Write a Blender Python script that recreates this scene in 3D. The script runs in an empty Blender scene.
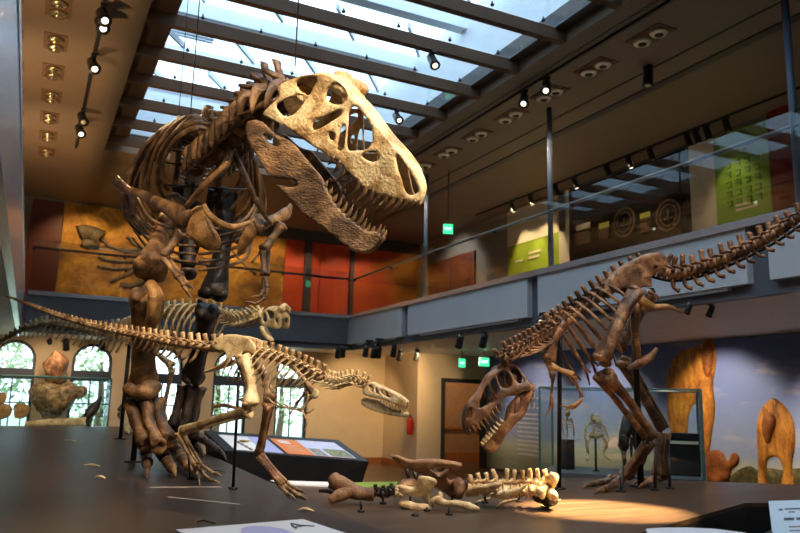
import bpy, bmesh, math, random
from mathutils import Vector, Matrix, noise
from mathutils.geometry import delaunay_2d_cdt
random.seed(7)
V = Vector
COL = bpy.context.scene.collection
# ---------------------------------------------------------------- camera solved from the hall's vanishing lines
FPX, CX, CY = 743.0, 400.0, 266.5
CAM = V((0, 0, 1.65))
def _cd(x, y): return V((x - CX, -(y - CY), -FPX)).normalized()
_Y = _cd(27, 393); _X = _cd(1930, 441); _X = (_X - _Y * _X.dot(_Y)).normalized(); _Z = _X.cross(_Y)
ROT = Matrix((_X, _Y, _Z))
def ray(px, py): return ROT @ V(((px - CX) / FPX, -(py - CY) / FPX, -1.0))
def at(px, py, d): return CAM + ray(px, py) * d
def on(px, py, ax, val):
    r = ray(px, py); return CAM + r * ((val - CAM[ax]) / r[ax])
def onx(px, py, x): return on(px, py, 0, x)
def ony(px, py, y): return on(px, py, 1, y)
def onz(px, py, z): return on(px, py, 2, z)
cam_d = bpy.data.cameras.new('camera'); cam = bpy.data.objects.new('camera', cam_d); COL.objects.link(cam)
cam.matrix_world = Matrix.Translation(CAM) @ ROT.to_4x4()
cam_d.sensor_width = 22.2; cam_d.lens = FPX / 800 * 22.2; cam_d.clip_end = 300
cam_d.dof.use_dof = True; cam_d.dof.focus_distance = 5.4; cam_d.dof.aperture_fstop = 1.6
sc = bpy.context.scene; sc.camera = cam
sc.view_settings.view_transform = 'Standard'; sc.view_settings.look = 'None'
sc.view_settings.exposure = 0.0; sc.view_settings.gamma = 1.0

# ---------------------------------------------------------------- materials
def new_mat(name):
    m = bpy.data.materials.new(name); m.use_nodes = True
    return m, m.node_tree, m.node_tree.nodes['Principled BSDF']
def plain(name, col, rough=.6, metal=0.0, emit=None, estr=0.0, spec=None, var=.12, scale=6.0, bump=0.0):
    m, t, b = new_mat(name)
    b.inputs['Roughness'].default_value = rough; b.inputs['Metallic'].default_value = metal
    if spec is not None: b.inputs['Specular IOR Level'].default_value = spec
    tc = t.nodes.new('ShaderNodeTexCoord'); n = t.nodes.new('ShaderNodeTexNoise')
    n.inputs['Scale'].default_value = scale; n.inputs['Detail'].default_value = 5
    t.links.new(tc.outputs['Object'], n.inputs['Vector'])
    r = t.nodes.new('ShaderNodeValToRGB'); c = V(col)
    r.color_ramp.elements[0].position = .3; r.color_ramp.elements[1].position = .7
    r.color_ramp.elements[0].color = (*(c * (1 - var)), 1); r.color_ramp.elements[1].color = (*(c * (1 + var)), 1)
    t.links.new(n.outputs['Fac'], r.inputs['Fac']); t.links.new(r.outputs['Color'], b.inputs['Base Color'])
    if bump:
        bp = t.nodes.new('ShaderNodeBump'); bp.inputs['Strength'].default_value = bump; bp.inputs['Distance'].default_value = .02
        t.links.new(n.outputs['Fac'], bp.inputs['Height']); t.links.new(bp.outputs['Normal'], b.inputs['Normal'])
    if emit is not None:
        b.inputs['Emission Color'].default_value = (*emit, 1); b.inputs['Emission Strength'].default_value = estr
    return m
def ramp_mat(name, stops, scale=5.0, rough=.6, bump=.3, detail=8, stretch=(1, 1, 1), dist=.01, distort=.6, rough2=None):
    """noise driven colour ramp with a finer speckle multiplied in and a bump"""
    m, t, b = new_mat(name); b.inputs['Roughness'].default_value = rough
    tc = t.nodes.new('ShaderNodeTexCoord'); mp = t.nodes.new('ShaderNodeMapping'); mp.inputs['Scale'].default_value = stretch
    t.links.new(tc.outputs['Object'], mp.inputs['Vector'])
    n = t.nodes.new('ShaderNodeTexNoise'); n.inputs['Scale'].default_value = scale; n.inputs['Detail'].default_value = detail
    n.inputs['Distortion'].default_value = distort
    t.links.new(mp.outputs[0], n.inputs['Vector'])
    r = t.nodes.new('ShaderNodeValToRGB'); e = r.color_ramp.elements
    while len(e) < len(stops): e.new(.5)
    for el, (p, c) in zip(e, stops): el.position = p; el.color = (*c, 1)
    t.links.new(n.outputs['Fac'], r.inputs['Fac'])
    n2 = t.nodes.new('ShaderNodeTexNoise'); n2.inputs['Scale'].default_value = scale * 9; n2.inputs['Detail'].default_value = 6
    t.links.new(mp.outputs[0], n2.inputs['Vector'])
    mr = t.nodes.new('ShaderNodeMapRange'); mr.inputs[1].default_value = .3; mr.inputs[2].default_value = .65
    mr.inputs[3].default_value = .62; mr.inputs[4].default_value = 1.1
    t.links.new(n2.outputs['Fac'], mr.inputs[0])
    mx = t.nodes.new('ShaderNodeMix'); mx.data_type = 'RGBA'; mx.blend_type = 'MULTIPLY'; mx.inputs[0].default_value = 1
    t.links.new(r.outputs['Color'], mx.inputs[6]); t.links.new(mr.outputs[0], mx.inputs[7])
    t.links.new(mx.outputs[2], b.inputs['Base Color'])
    ad = t.nodes.new('ShaderNodeMath'); ad.operation = 'ADD'
    t.links.new(n.outputs['Fac'], ad.inputs[0]); t.links.new(n2.outputs['Fac'], ad.inputs[1])
    bp = t.nodes.new('ShaderNodeBump'); bp.inputs['Strength'].default_value = bump; bp.inputs['Distance'].default_value = dist
    t.links.new(ad.outputs[0], bp.inputs['Height']); t.links.new(bp.outputs['Normal'], b.inputs['Normal'])
    return m
def glass_mat(name, tint, refl=.12, rough=0.0):
    """thin architectural glass: tinted see-through with a fresnel reflection"""
    m = bpy.data.materials.new(name); m.use_nodes = True; t = m.node_tree; t.nodes.clear()
    o = t.nodes.new('ShaderNodeOutputMaterial'); mix = t.nodes.new('ShaderNodeMixShader')
    tr = t.nodes.new('ShaderNodeBsdfTransparent'); tr.inputs[0].default_value = (*tint, 1)
    gl = t.nodes.new('ShaderNodeBsdfGlossy'); gl.inputs['Roughness'].default_value = rough
    lw = t.nodes.new('ShaderNodeLayerWeight'); lw.inputs['Blend'].default_value = .5
    pw = t.nodes.new('ShaderNodeMath'); pw.operation = 'POWER'; pw.inputs[1].default_value = 3.5; t.links.new(lw.outputs['Facing'], pw.inputs[0])
    ml = t.nodes.new('ShaderNodeMath'); ml.operation = 'MULTIPLY_ADD'; ml.inputs[1].default_value = .16; ml.inputs[2].default_value = refl * .5; t.links.new(pw.outputs[0], ml.inputs[0])
    t.links.new(ml.outputs[0], mix.inputs[0]); t.links.new(tr.outputs[0], mix.inputs[1]); t.links.new(gl.outputs[0], mix.inputs[2])
    t.links.new(mix.outputs[0], o.inputs[0])
    return m
def emit_mat(name, col, s):
    return plain(name, (.02, .02, .02), .5, emit=col, estr=s)
def lin(r, g, b):
    f = lambda c: (c / 255 / 12.92) if c / 255 < .04045 else ((c / 255 + .055) / 1.055) ** 2.4
    return (f(r), f(g), f(b))

B_SKULL = ramp_mat('pale_tan_fossil', [(.30, lin(126, 90, 50)), (.42, lin(204, 164, 110)), (.58, lin(238, 208, 156))], 5.5, .5, .5, dist=.02)
B_JAW = ramp_mat('dimmed_brown_fossil', [(.30, lin(46, 31, 20)), (.5, lin(104, 76, 50)), (.7, lin(162, 124, 84))], 5, .5, .6, stretch=(1, 1, 1.8), dist=.02)  # jaw brown, darkened to stand in for its weaker light
B_ADULT = ramp_mat('dark_brown_fossil', [(.30, lin(50, 34, 22)), (.5, lin(104, 74, 46)), (.68, lin(166, 124, 80))], 7, .45, .55, dist=.015)
B_TANP = ramp_mat('orange_tan_fossil', [(.30, lin(110, 76, 40)), (.55, lin(176, 132, 78)), (.7, lin(196, 156, 100))], 9, .6, .5)
B_DARK = ramp_mat('dark_and_shaded_fossil', [(.30, lin(26, 20, 17)), (.5, lin(50, 38, 30)), (.7, lin(84, 66, 52))], 6, .5, .5)  # for truly dark bones and for the adult's shaded far leg
B_TOOTH = ramp_mat('tooth_enamel', [(.3, lin(60, 44, 30)), (.55, lin(120, 90, 60)), (.75, lin(176, 140, 96))], 8, .35, .2)
B_JUV = ramp_mat('cream_brown_fossil', [(.32, lin(96, 66, 40)), (.48, lin(170, 132, 90)), (.66, lin(218, 184, 138))], 11, .55, .35)
B_JUVL = ramp_mat('cream_fossil', [(.30, lin(170, 130, 84)), (.5, lin(220, 190, 140)), (.68, lin(240, 216, 172))], 12, .55, .3)
B_SUB = ramp_mat('reddish_brown_fossil', [(.30, lin(50, 32, 22)), (.5, lin(112, 76, 50)), (.7, lin(182, 138, 98))], 8, .38, .5)
B_IVORY = ramp_mat('ivory_bone', [(.30, lin(150, 118, 76)), (.5, lin(206, 176, 124)), (.7, lin(236, 212, 164))], 9, .55, .3)
B_CREAM = ramp_mat('creamy_bone', [(.30, lin(170, 120, 72)), (.48, lin(226, 190, 136)), (.68, lin(246, 222, 176))], 10, .55, .5)
B_UMBER = ramp_mat('umber_bone', [(.30, lin(92, 58, 36)), (.5, lin(156, 108, 70)), (.7, lin(206, 160, 116))], 9, .55, .5)
STEEL = plain('black_steel', (.012, .012, .013), .45, .4)
CABLE = plain('steel_cable', (.10, .085, .07), .4, .8)

# ---------------------------------------------------------------- mesh builder
def catmull(pts, n):
    pts = [V(p) for p in pts]
    if len(pts) == 2: return [pts[0].lerp(pts[1], i / (n - 1)) for i in range(n)]
    P = [pts[0] * 2 - pts[1]] + pts + [pts[-1] * 2 - pts[-2]]
    L = [0.0]
    for a, b in zip(pts, pts[1:]): L.append(L[-1] + (b - a).length)
    out = []
    for i in range(n):
        s = L[-1] * i / (n - 1); k = 0
        while k < len(pts) - 2 and s > L[k + 1]: k += 1
        u = (s - L[k]) / max(1e-9, L[k + 1] - L[k])
        p0, p1, p2, p3 = P[k:k + 4]
        out.append(.5 * ((2 * p1) + (p2 - p0) * u + (2 * p0 - 5 * p1 + 4 * p2 - p3) * u * u + (3 * p1 - p0 - 3 * p2 + p3) * u ** 3))
    return out
def interp(vals, u):
    x = u * (len(vals) - 1); k = min(int(x), len(vals) - 2); return vals[k] + (vals[k + 1] - vals[k]) * (x - k)
class MB:
    def __init__(s): s.v = []; s.f = []; s.sm = []
    def add(s, verts, faces, smooth=True):
        o = len(s.v); s.v += [V(p) for p in verts]
        s.f += [tuple(i + o for i in f) for f in faces]; s.sm += [smooth] * len(faces)
    def tube(s, pts, rad, n=8, up=None, steps=None, smooth=True):
        """rad: numbers, or (across, along up) pairs"""
        m = steps or len(pts)
        P = catmull(pts, m) if steps else [V(p) for p in pts]
        if not isinstance(rad, (list, tuple)): rad = [rad, rad]
        ra = [r[0] if isinstance(r, (tuple, list)) else r for r in rad]; rb = [r[1] if isinstance(r, (tuple, list)) else r for r in rad]
        verts = []; faces = []; b = V(up).normalized() if up is not None else None
        for i, p in enumerate(P):
            t = (P[min(i + 1, m - 1)] - P[max(i - 1, 0)]).normalized()
            if b is None:
                b = V((0, 0, 1)) if abs(t.z) < .9 else V((1, 0, 0))
            ref = V(up) if up is not None else b
            bb = ref - t * ref.dot(t)
            if bb.length < 1e-4: bb = t.orthogonal()
            b = bb.normalized(); a = t.cross(b)
            u = i / (m - 1); x = interp(ra, u); y = interp(rb, u)
            for k in range(n):
                th = 2 * math.pi * k / n; verts.append(p + a * (x * math.cos(th)) + b * (y * math.sin(th)))
        for i in range(m - 1):
            for k in range(n):
                faces.append((i * n + k, i * n + (k + 1) % n, (i + 1) * n + (k + 1) % n, (i + 1) * n + k))
        faces.append(tuple(range(n))[::-1]); faces.append(tuple((m - 1) * n + k for k in range(n)))
        s.add(verts, faces, smooth)
    def box(s, c, h, ax=None):
        c = V(c); A = ax or (V((1, 0, 0)), V((0, 1, 0)), V((0, 0, 1)))
        vs = [c + A[0] * (h[0] * i) + A[1] * (h[1] * j) + A[2] * (h[2] * k) for k in (-1, 1) for j in (-1, 1) for i in (-1, 1)]
        s.add(vs, [(0, 2, 3, 1), (4, 5, 7, 6), (0, 1, 5, 4), (2, 6, 7, 3), (0, 4, 6, 2), (1, 3, 7, 5)], False)
    def bb(s, x0, x1, y0, y1, z0, z1):
        s.box(((x0 + x1) / 2, (y0 + y1) / 2, (z0 + z1) / 2), (abs(x1 - x0) / 2, abs(y1 - y0) / 2, abs(z1 - z0) / 2))
    def ball(s, c, r, ax=None, seg=12, rings=8):
        c = V(c); r = (r, r, r) if not isinstance(r, (tuple, list)) else r
        A = ax or (V((1, 0, 0)), V((0, 1, 0)), V((0, 0, 1)))
        vs = [c + A[2] * r[2]]
        for i in range(1, rings):
            ph = math.pi * i / rings
            for k in range(seg):
                th = 2 * math.pi * k / seg
                vs.append(c + A[0] * (r[0] * math.sin(ph) * math.cos(th)) + A[1] * (r[1] * math.sin(ph) * math.sin(th)) + A[2] * (r[2] * math.cos(ph)))
        vs.append(c - A[2] * r[2]); fs = []
        for k in range(seg): fs.append((0, 1 + k, 1 + (k + 1) % seg))
        for i in range(rings - 2):
            for k in range(seg):
                a = 1 + i * seg; fs.append((a + k, a + seg + k, a + seg + (k + 1) % seg, a + (k + 1) % seg))
        a = 1 + (rings - 2) * seg; l = len(vs) - 1
        for k in range(seg): fs.append((a + k, l, a + (k + 1) % seg))
        s.add(vs, fs)
    def cyl(s, p0, p1, r0, r1=None, n=14, smooth=True):
        s.tube([p0, p1], [r0, r0 if r1 is None else r1], n, smooth=smooth)
    def prism(s, pts, d):
        """closed outline pts (world) extruded by vector d"""
        n = len(pts); d = V(d)
        s.add([V(p) for p in pts] + [V(p) + d for p in pts],
              [tuple(range(n))[::-1], tuple(range(n, 2 * n))] + [(i, (i + 1) % n, n + (i + 1) % n, n + i) for i in range(n)], False)
    def rough(s, amp, freq=6.0, start=0):
        for i in range(start, len(s.v)):
            s.v[i] = s.v[i] + noise.noise_vector(s.v[i] * freq) * amp
    def build(s, name, mat, parent=None, origin=None, label=None, subsurf=0, normals=False):
        me = bpy.data.meshes.new(name)
        if parent is not None:
            r = parent
            while r.parent is not None: r = r.parent
            o = r.location.copy()
        else:
            o = V(origin) if origin is not None else V((0, 0, 0))
        me.from_pydata([tuple(p - o) for p in s.v], [], s.f)
        me.polygons.foreach_set('use_smooth', s.sm); me.materials.append(mat); me.update()
        if normals:
            bm = bmesh.new(); bm.from_mesh(me); bmesh.ops.recalc_face_normals(bm, faces=bm.faces); bm.to_mesh(me); bm.free()
        ob = bpy.data.objects.new(name, me); COL.objects.link(ob)
        if parent is not None: ob.parent = parent
        else: ob.location = o
        if subsurf:
            md = ob.modifiers.new('smooth', 'SUBSURF'); md.levels = subsurf; md.render_levels = subsurf
        if label: ob['label'] = label
        return ob
def thing(name, label, cat, loc, group=None):
    o = bpy.data.objects.new(name, None); COL.objects.link(o); o.location = loc; o.empty_display_size = .1
    o['label'] = label; o['category'] = cat
    if group: o['group'] = group
    return o
def tag(o, label, cat, group=None):
    o['label'] = label; o['category'] = cat
    if group: o['group'] = group
    return o
def struct(o): o['kind'] = 'structure'; return o
def wallbox(name, x0, x1, y0, y1, z0, z1, m, parent=None):
    b = MB(); b.bb(x0, x1, y0, y1, z0, z1); o = b.build(name, m, parent)
    return o if parent is not None else struct(o)
# ---------------------------------------------------------------- bone kit
def px_plane(P0, N):
    def f(x, y):
        r = ray(x, y); return CAM + r * ((P0 - CAM).dot(N) / r.dot(N))
    return f
def long_bone(mb, p0, p1, r0, rm, r1, bow=None, flat=1.0, side=None, n=12):
    """shaft with flared ends and a pair of condyles at each end"""
    p0 = V(p0); p1 = V(p1); t = (p1 - p0).normalized(); bow = V(bow) if bow is not None else V((0, 0, 0))
    if side is None: side = t.cross(V((0, 1, .2))).normalized()
    side = (V(side) - t * V(side).dot(t)).normalized(); nr = t.cross(side)
    pts = []; rad = []
    for i in range(15):
        u = i / 14; pts.append(p0.lerp(p1, u) + bow * math.sin(math.pi * u))
        r = rm
        if u < .34: r = rm + (r0 - rm) * (1 - u / .34) ** 1.7
        if u > .66: r = rm + (r1 - rm) * ((u - .66) / .34) ** 1.7
        rad.append((r * flat, r))
    k = len(mb.v); n = 18
    mb.tube(pts, rad, n, up=side)
    ph = random.uniform(0, 6); vs = mb.v
    for i in range(15):                                       # fluting and a ridge down the shaft
        for j in range(n):
            th = 2 * math.pi * j / n; g = 1 + .10 * math.cos(2 * th + ph) + .07 * math.cos(3 * th + ph * 2 + i * .12) + .05 * math.cos(6 * th + ph)
            if i in (0, 14): g *= .86
            vs[k + i * n + j] = pts[i] + (vs[k + i * n + j] - pts[i]) * g
    for p, r, sg in ((p0, r0, 1), (p1, r1, -1)):
        for q in (-1, 1):
            mb.ball(p + side * (q * r * .50) + t * (sg * r * .12), (r * .50, r * .78 * flat, r * .42), (side, nr, t), 12, 8)
    mb.rough(rm * .22, .55 / max(rm, .01), k); mb.rough(rm * .10, 1.6 / max(rm, .01), k)
def vertebra(mb, c, t, up, r, L, spine, tp, lean=.25, chev=0.0, crib=0.0, tpup=.25, thick=1.0, tpd=0.0):
    c = V(c); t = V(t).normalized(); up = (V(up) - t * V(up).dot(t)).normalized(); sd = t.cross(up)
    h = L * .46; k = len(mb.v)
    mb.tube([c - t * h, c - t * h * .8, c, c + t * h * .8, c + t * h], [r * .92, r * 1.08, r * .74, r * 1.08, r * .92], 10, up=up)
    if spine > 0:
        b0 = c + up * r * .5; b1 = c + up * (r + spine) - t * (spine * lean)
        mb.tube([b0, b0.lerp(b1, .35), b0.lerp(b1, .8), b1],
                [(r * .55, L * .3), (r * .24 * thick, L * .24), (r * .26 * thick, L * .27), (r * .34 * thick, L * .26)], 8, up=t, steps=6)
        for q in (-1, 1):                                     # zygapophyses
            mb.tube([c + up * r * .9 + sd * (q * r * .35), c + up * r * 1.25 + sd * (q * r * .6) + t * (L * .62)], [r * .3, r * .2], 6)
            mb.tube([c + up * r * 1.0 + sd * (q * r * .3), c + up * r * 1.45 + sd * (q * r * .45) - t * (L * .5)], [r * .28, r * .2], 6)
    if tp > 0:
        for q in (-1, 1):
            mb.tube([c + up * r * .6 + sd * (q * r * .4), c + up * (r * .6 + tp * tpup) + sd * (q * tp) - t * (L * .25)],
                    [(r * .22, r * .34), (r * .16, r * .26)], 6, up=t, steps=4)
    if crib > 0:
        for q in (-1, 1):
            s0 = c + sd * (q * r * .9) - up * r * .4
            mb.tube([s0, s0 + sd * (q * r * .5) - up * r * .5 - t * crib * .3, s0 + sd * (q * r * .6) - up * r * .8 - t * crib], [r * .26, r * .18, r * .06], 5, steps=6)
    if chev > 0:
        s0 = c - up * r * .8 - t * h
        mb.tube([s0, s0 - up * chev * .55 - t * chev * .15, s0 - up * chev - t * chev * .45], [(r * .3, L * .14), (r * .2, L * .13), (r * .16, L * .22)], 6, up=t, steps=5)
    mb.rough(r * .13, .5 / max(r, .004) * .6, k)
def chain(ctrl, n, UP=V((0, 0, 1)), pad=0):
    """n evenly spaced frames (point, tangent, up, spacing) along a curve of world points"""
    P = catmull(ctrl, n * 4 + 1); out = []
    L = sum((a - b).length for a, b in zip(P, P[1:])) / n
    for i in range(n):
        c = P[i * 4 + 2]; t = (P[i * 4 + 3] - P[i * 4 + 1]).normalized(); u = (UP - t * UP.dot(t)).normalized()
        out.append((c, t, u, L))
    return out
def A(*l): return [at(*p) for p in l]
def rib(mb, c, t, up, side, w, h, r, back=.2, drop=1.0):
    """side = signed unit vector; arcs out from the vertebra, down and back in"""
    prof = [(.06, .06, 0), (.32, .10, .0), (.64, -.05, .15), (.90, -.32, .4), (1.0, -.62, .7), (.93, -.86, .9), (.70, -1.03 * drop, 1.0)]
    pts = [c + side * (w * a) + up * (h * b) - t * (back * d) for a, b, d in prof]
    mb.tube(pts, [(r * .8, r * 1.3), (r * .6, r * 1.25), (r * .5, r * 1.1), (r * .45, r), (r * .4, r * .7)], 6, up=t, steps=15)
def plate(mb, pts2, O, F, U, S, th, holes=(), bend=0.0, step=None, nz=.01):
    """outline in local (f,u) metres -> slab with cupped surface"""
    xs = [p[0] for p in pts2]; ys = [p[1] for p in pts2]
    step = step or max(max(xs) - min(xs), max(ys) - min(ys)) / 9
    f0 = sum(xs) / len(xs); u0 = sum(ys) / len(ys); sz = max(max(xs) - min(xs), max(ys) - min(ys)) / 2
    def surf(x, y):
        k = ((x - f0) / sz) ** 2 + ((y - u0) / sz) ** 2
        return O + F * x + U * y + S * (bend * k)
    cdt_slab(mb, pts2, holes, step, lambda x, y: (surf(x, y) + S * th / 2, surf(x, y) - S * th / 2), nz)
def closed_curve(pts, k=3):
    n = len(pts); out = []
    for i in range(n):
        p0, p1, p2, p3 = [V((*pts[(i + j) % n], 0)) for j in (-1, 0, 1, 2)]
        for q in range(k):
            u = q / k
            p = .5 * ((2 * p1) + (p2 - p0) * u + (2 * p0 - 5 * p1 + 4 * p2 - p3) * u * u + (3 * p1 - p0 - 3 * p2 + p3) * u ** 3)
            out.append((p.x, p.y))
    return out
def inside(poly, x, y):
    r = False; n = len(poly); j = n - 1
    for i in range(n):
        xi, yi = poly[i]; xj, yj = poly[j]
        if (yi > y) != (yj > y) and x < (xj - xi) * (y - yi) / (yj - yi) + xi: r = not r
        j = i
    return r
def cdt_slab(mb, outline, holes, step, fn, nz=.0, k=3):
    """triangulated slab with rounded outline and real holes; fn(x,y) -> (outer point, inner point)"""
    loops = [closed_curve(outline, k)] + [closed_curve(h, k) for h in holes]
    pts = []; edges = []
    for lp in loops:
        o = len(pts); pts += lp; edges += [(o + i, o + (i + 1) % len(lp)) for i in range(len(lp))]
    bnd = list(pts)
    x0 = min(p[0] for p in loops[0]); x1 = max(p[0] for p in loops[0]); y0 = min(p[1] for p in loops[0]); y1 = max(p[1] for p in loops[0])
    y = y0; row = 0
    while y < y1:
        x = x0 + (step / 2 if row % 2 else 0)
        while x < x1:
            if inside(loops[0], x, y) and not any(inside(h, x, y) for h in loops[1:]) and all((x - a) ** 2 + (y - b) ** 2 > (step * .55) ** 2 for a, b in bnd):
                pts.append((x, y))
            x += step
        y += step * .87; row += 1
    vv, ee, ff, *_ = delaunay_2d_cdt([V(p) for p in pts], edges, [], 0, 1e-6)
    tris = []
    for f in ff:
        a = sum(vv[i].x for i in f) / len(f); b = sum(vv[i].y for i in f) / len(f)
        if inside(loops[0], a, b) and not any(inside(h, a, b) for h in loops[1:]): tris.append(tuple(f))
    n = len(vv); out = [fn(p.x, p.y) for p in vv]
    cnt = {}
    for f in tris:
        for i in range(len(f)):
            e = (f[i], f[(i + 1) % len(f)]); cnt[e] = cnt.get(e, 0) + 1
    faces = [f for f in tris] + [tuple(i + n for i in f[::-1]) for f in tris]
    for (a, b) in list(cnt):
        if (b, a) not in cnt: faces.append((b, a, a + n, b + n))
    vs = [o[0] for o in out] + [o[1] for o in out]
    if nz:
        for i in range(n):
            d = noise.noise_vector(vs[i] * 7.0) * nz + noise.noise_vector(vs[i] * 15.0) * (nz * .35); vs[i] = vs[i] + d; vs[i + n] = vs[i + n] + d
    mb.add(vs, faces)
def tooth(root, base, tip, r, mat, back=None):
    m = MB(); base = V(base); tip = V(tip); d = tip - base
    bend = (V(back) if back is not None else V((0, 0, 0))) * d.length * .12
    m.tube([base - d * .12, base + d * .35 - bend, base + d * .72 - bend * .6, tip], [(r * .8, r), (r * .82, r * 1.05), (r * .5, r * .65), r * .08], 7, steps=7)
    return m.build('tooth', mat, root)
def smooth01(x): x = max(0., min(1., x)); return x * x * (3 - 2 * x)
def skull_half(name, parent, mat, P0, F, U, S, outline, holes, wfun, wref, th, step, dorsal=None, bulge=.05, label=None, nz=.006, extra=None):
    """both sides of a skull or jaw, traced in profile on the plane of its near side; dorsal = outline index range bridged by a roof"""
    pl = px_plane(P0, S)
    def uv(x, y): d = pl(x, y) - P0; return d.dot(F), d.dot(U), pl(x, y)
    def solve(x, y):
        r = ray(x, y); p = pl(x, y); w_ = wref
        for _ in range(6):
            d = p - P0; w_ = wfun(d.dot(F), d.dot(U)); p = CAM + r * ((P0 + S * (wref - w_) - CAM).dot(S) / r.dot(S))
        return p, w_
    def near(x, y): return solve(x, y)[0]
    def far(x, y): p, w_ = solve(x, y); return p + S * (2 * w_)
    def grow(h, q=1.26):
        a = sum(p[0] for p in h) / len(h); b = sum(p[1] for p in h) / len(h); return [(a + (x - a) * q, b + (y - b) * q) for x, y in h]
    holes = [grow(h) for h in holes]
    m = MB()
    cdt_slab(m, outline, holes, step, lambda x, y: (near(x, y) - S * th * .5, near(x, y) + S * th * .5), nz)
    cdt_slab(m, outline, holes, step, lambda x, y: (far(x, y) + S * th * .5, far(x, y) - S * th * .5), nz)
    if dorsal:
        for (i0, i1) in dorsal:
            lp = closed_curve(outline, 3); q = lp[i0 * 3:i1 * 3 + 1]; C = 7; vs = []; fs = []
            for layer in (0, 1):
                for (x, y) in q:
                    a = near(x, y); b = far(x, y)
                    for c in range(C):
                        s_ = c / (C - 1)
                        vs.append(a.lerp(b, s_) + U * (bulge * math.sin(math.pi * s_) * min(1, (b - a).length / .1) - layer * th * .9 - .004))
            N = len(q) * C
            for i in range(len(q) - 1):
                for c in range(C - 1):
                    f = (i * C + c, i * C + c + 1, (i + 1) * C + c + 1, (i + 1) * C + c); fs.append(f); fs.append(tuple(z + N for z in f[::-1]))
            for i in range(len(q) - 1):
                for c in (0, C - 1): fs.append((i * C + c, (i + 1) * C + c, (i + 1) * C + c + N, i * C + c + N))
            for c in range(C - 1):
                for i in (0, len(q) - 1): fs.append((i * C + c, i * C + c + 1, i * C + c + 1 + N, i * C + c + N))
            m.add(vs, fs)
    if extra: extra(m, near, far)
    o = m.build(name, mat, parent, label=label, subsurf=1, normals=True)
    return o, near, far
def frame(back, snout, toward_up):
    """F forward, S away from the viewer, U up of a head seen in profile"""
    F = (snout - back).normalized(); mid = (back + snout) / 2
    S = (mid - CAM).normalized() + ROT @ V((0, 1, 0)) * toward_up
    S = (S - F * S.dot(F)).normalized(); U = S.cross(F)
    if U.z < 0: U = -U
    return F, U, S
def toes(root, mat, paths, r, name='toe_bone'):
    """each path: world points from knuckle to claw tip"""
    for P in paths:
        for i in range(len(P) - 1):
            m = MB(); a, b = V(P[i]), V(P[i + 1]); rr = r * (1 - .12 * i)
            if i == len(P) - 2:
                up = V((0, 0, 1)); c = a.lerp(b, .5) + up * rr * .35
                m.tube([a, c, b], [(rr * .7, rr * .85), (rr * .5, rr * .65), rr * .12], 8, steps=7); m.build('claw', mat, root)
            else:
                d = b - a
                m.tube([a + d * .03, a + d * .2, a + d * .5, a + d * .8, b - d * .03], [rr * .9, rr * .98, rr * .68, rr * .9, rr * .8], 9)
                m.rough(rr * .1, 8); m.build(name, mat, root)
def rod(root, p0, p1, r, name='support_rod', foot=True):
    m = MB(); m.cyl(p0, p1, r, n=10)
    if foot:
        lo = p0 if V(p0).z < V(p1).z else p1; lo = V(lo); m.cyl(lo, lo + V((0, 0, .012)), r * 3, n=14)
    return m.build(name, STEEL, root)
ZL, ZR = 1.0, .95           # tops of the two display platforms
def GL(px, py, h=0.0): return onz(px, py, ZL + h)
def GR(px, py, h=0.0): return onz(px, py, ZR + h)
# ================================================================ adult tyrannosaur
def single(name, mat, root, fn, rough=0, freq=8, subsurf=0, label=None):
    m = MB(); fn(m)
    if rough: m.rough(rough, freq)
    return m.build(name, mat, root, subsurf=subsurf, label=label, normals=subsurf > 0)
def lb(name, mat, root, p0, p1, r0, rm, r1, **k):
    m = MB(); long_bone(m, p0, p1, r0, rm, r1, **k); return m.build(name, mat, root)
def bar(name, mat, root, pts, rad, steps=12, n=8, up=None, rough=0):
    m = MB(); m.tube(pts, rad, n, up=up, steps=steps)
    if rough: m.rough(rough, 9)
    return m.build(name, mat, root)
ILIUM = [(-.66, .02), (-.6, .22), (-.32, .36), (.1, .4), (.48, .33), (.68, .13), (.64, -.06), (.44, .0), (.22, -.1), (.14, -.3), (.0, -.2), (-.16, -.3), (-.28, -.1), (-.5, -.1)]

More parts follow.
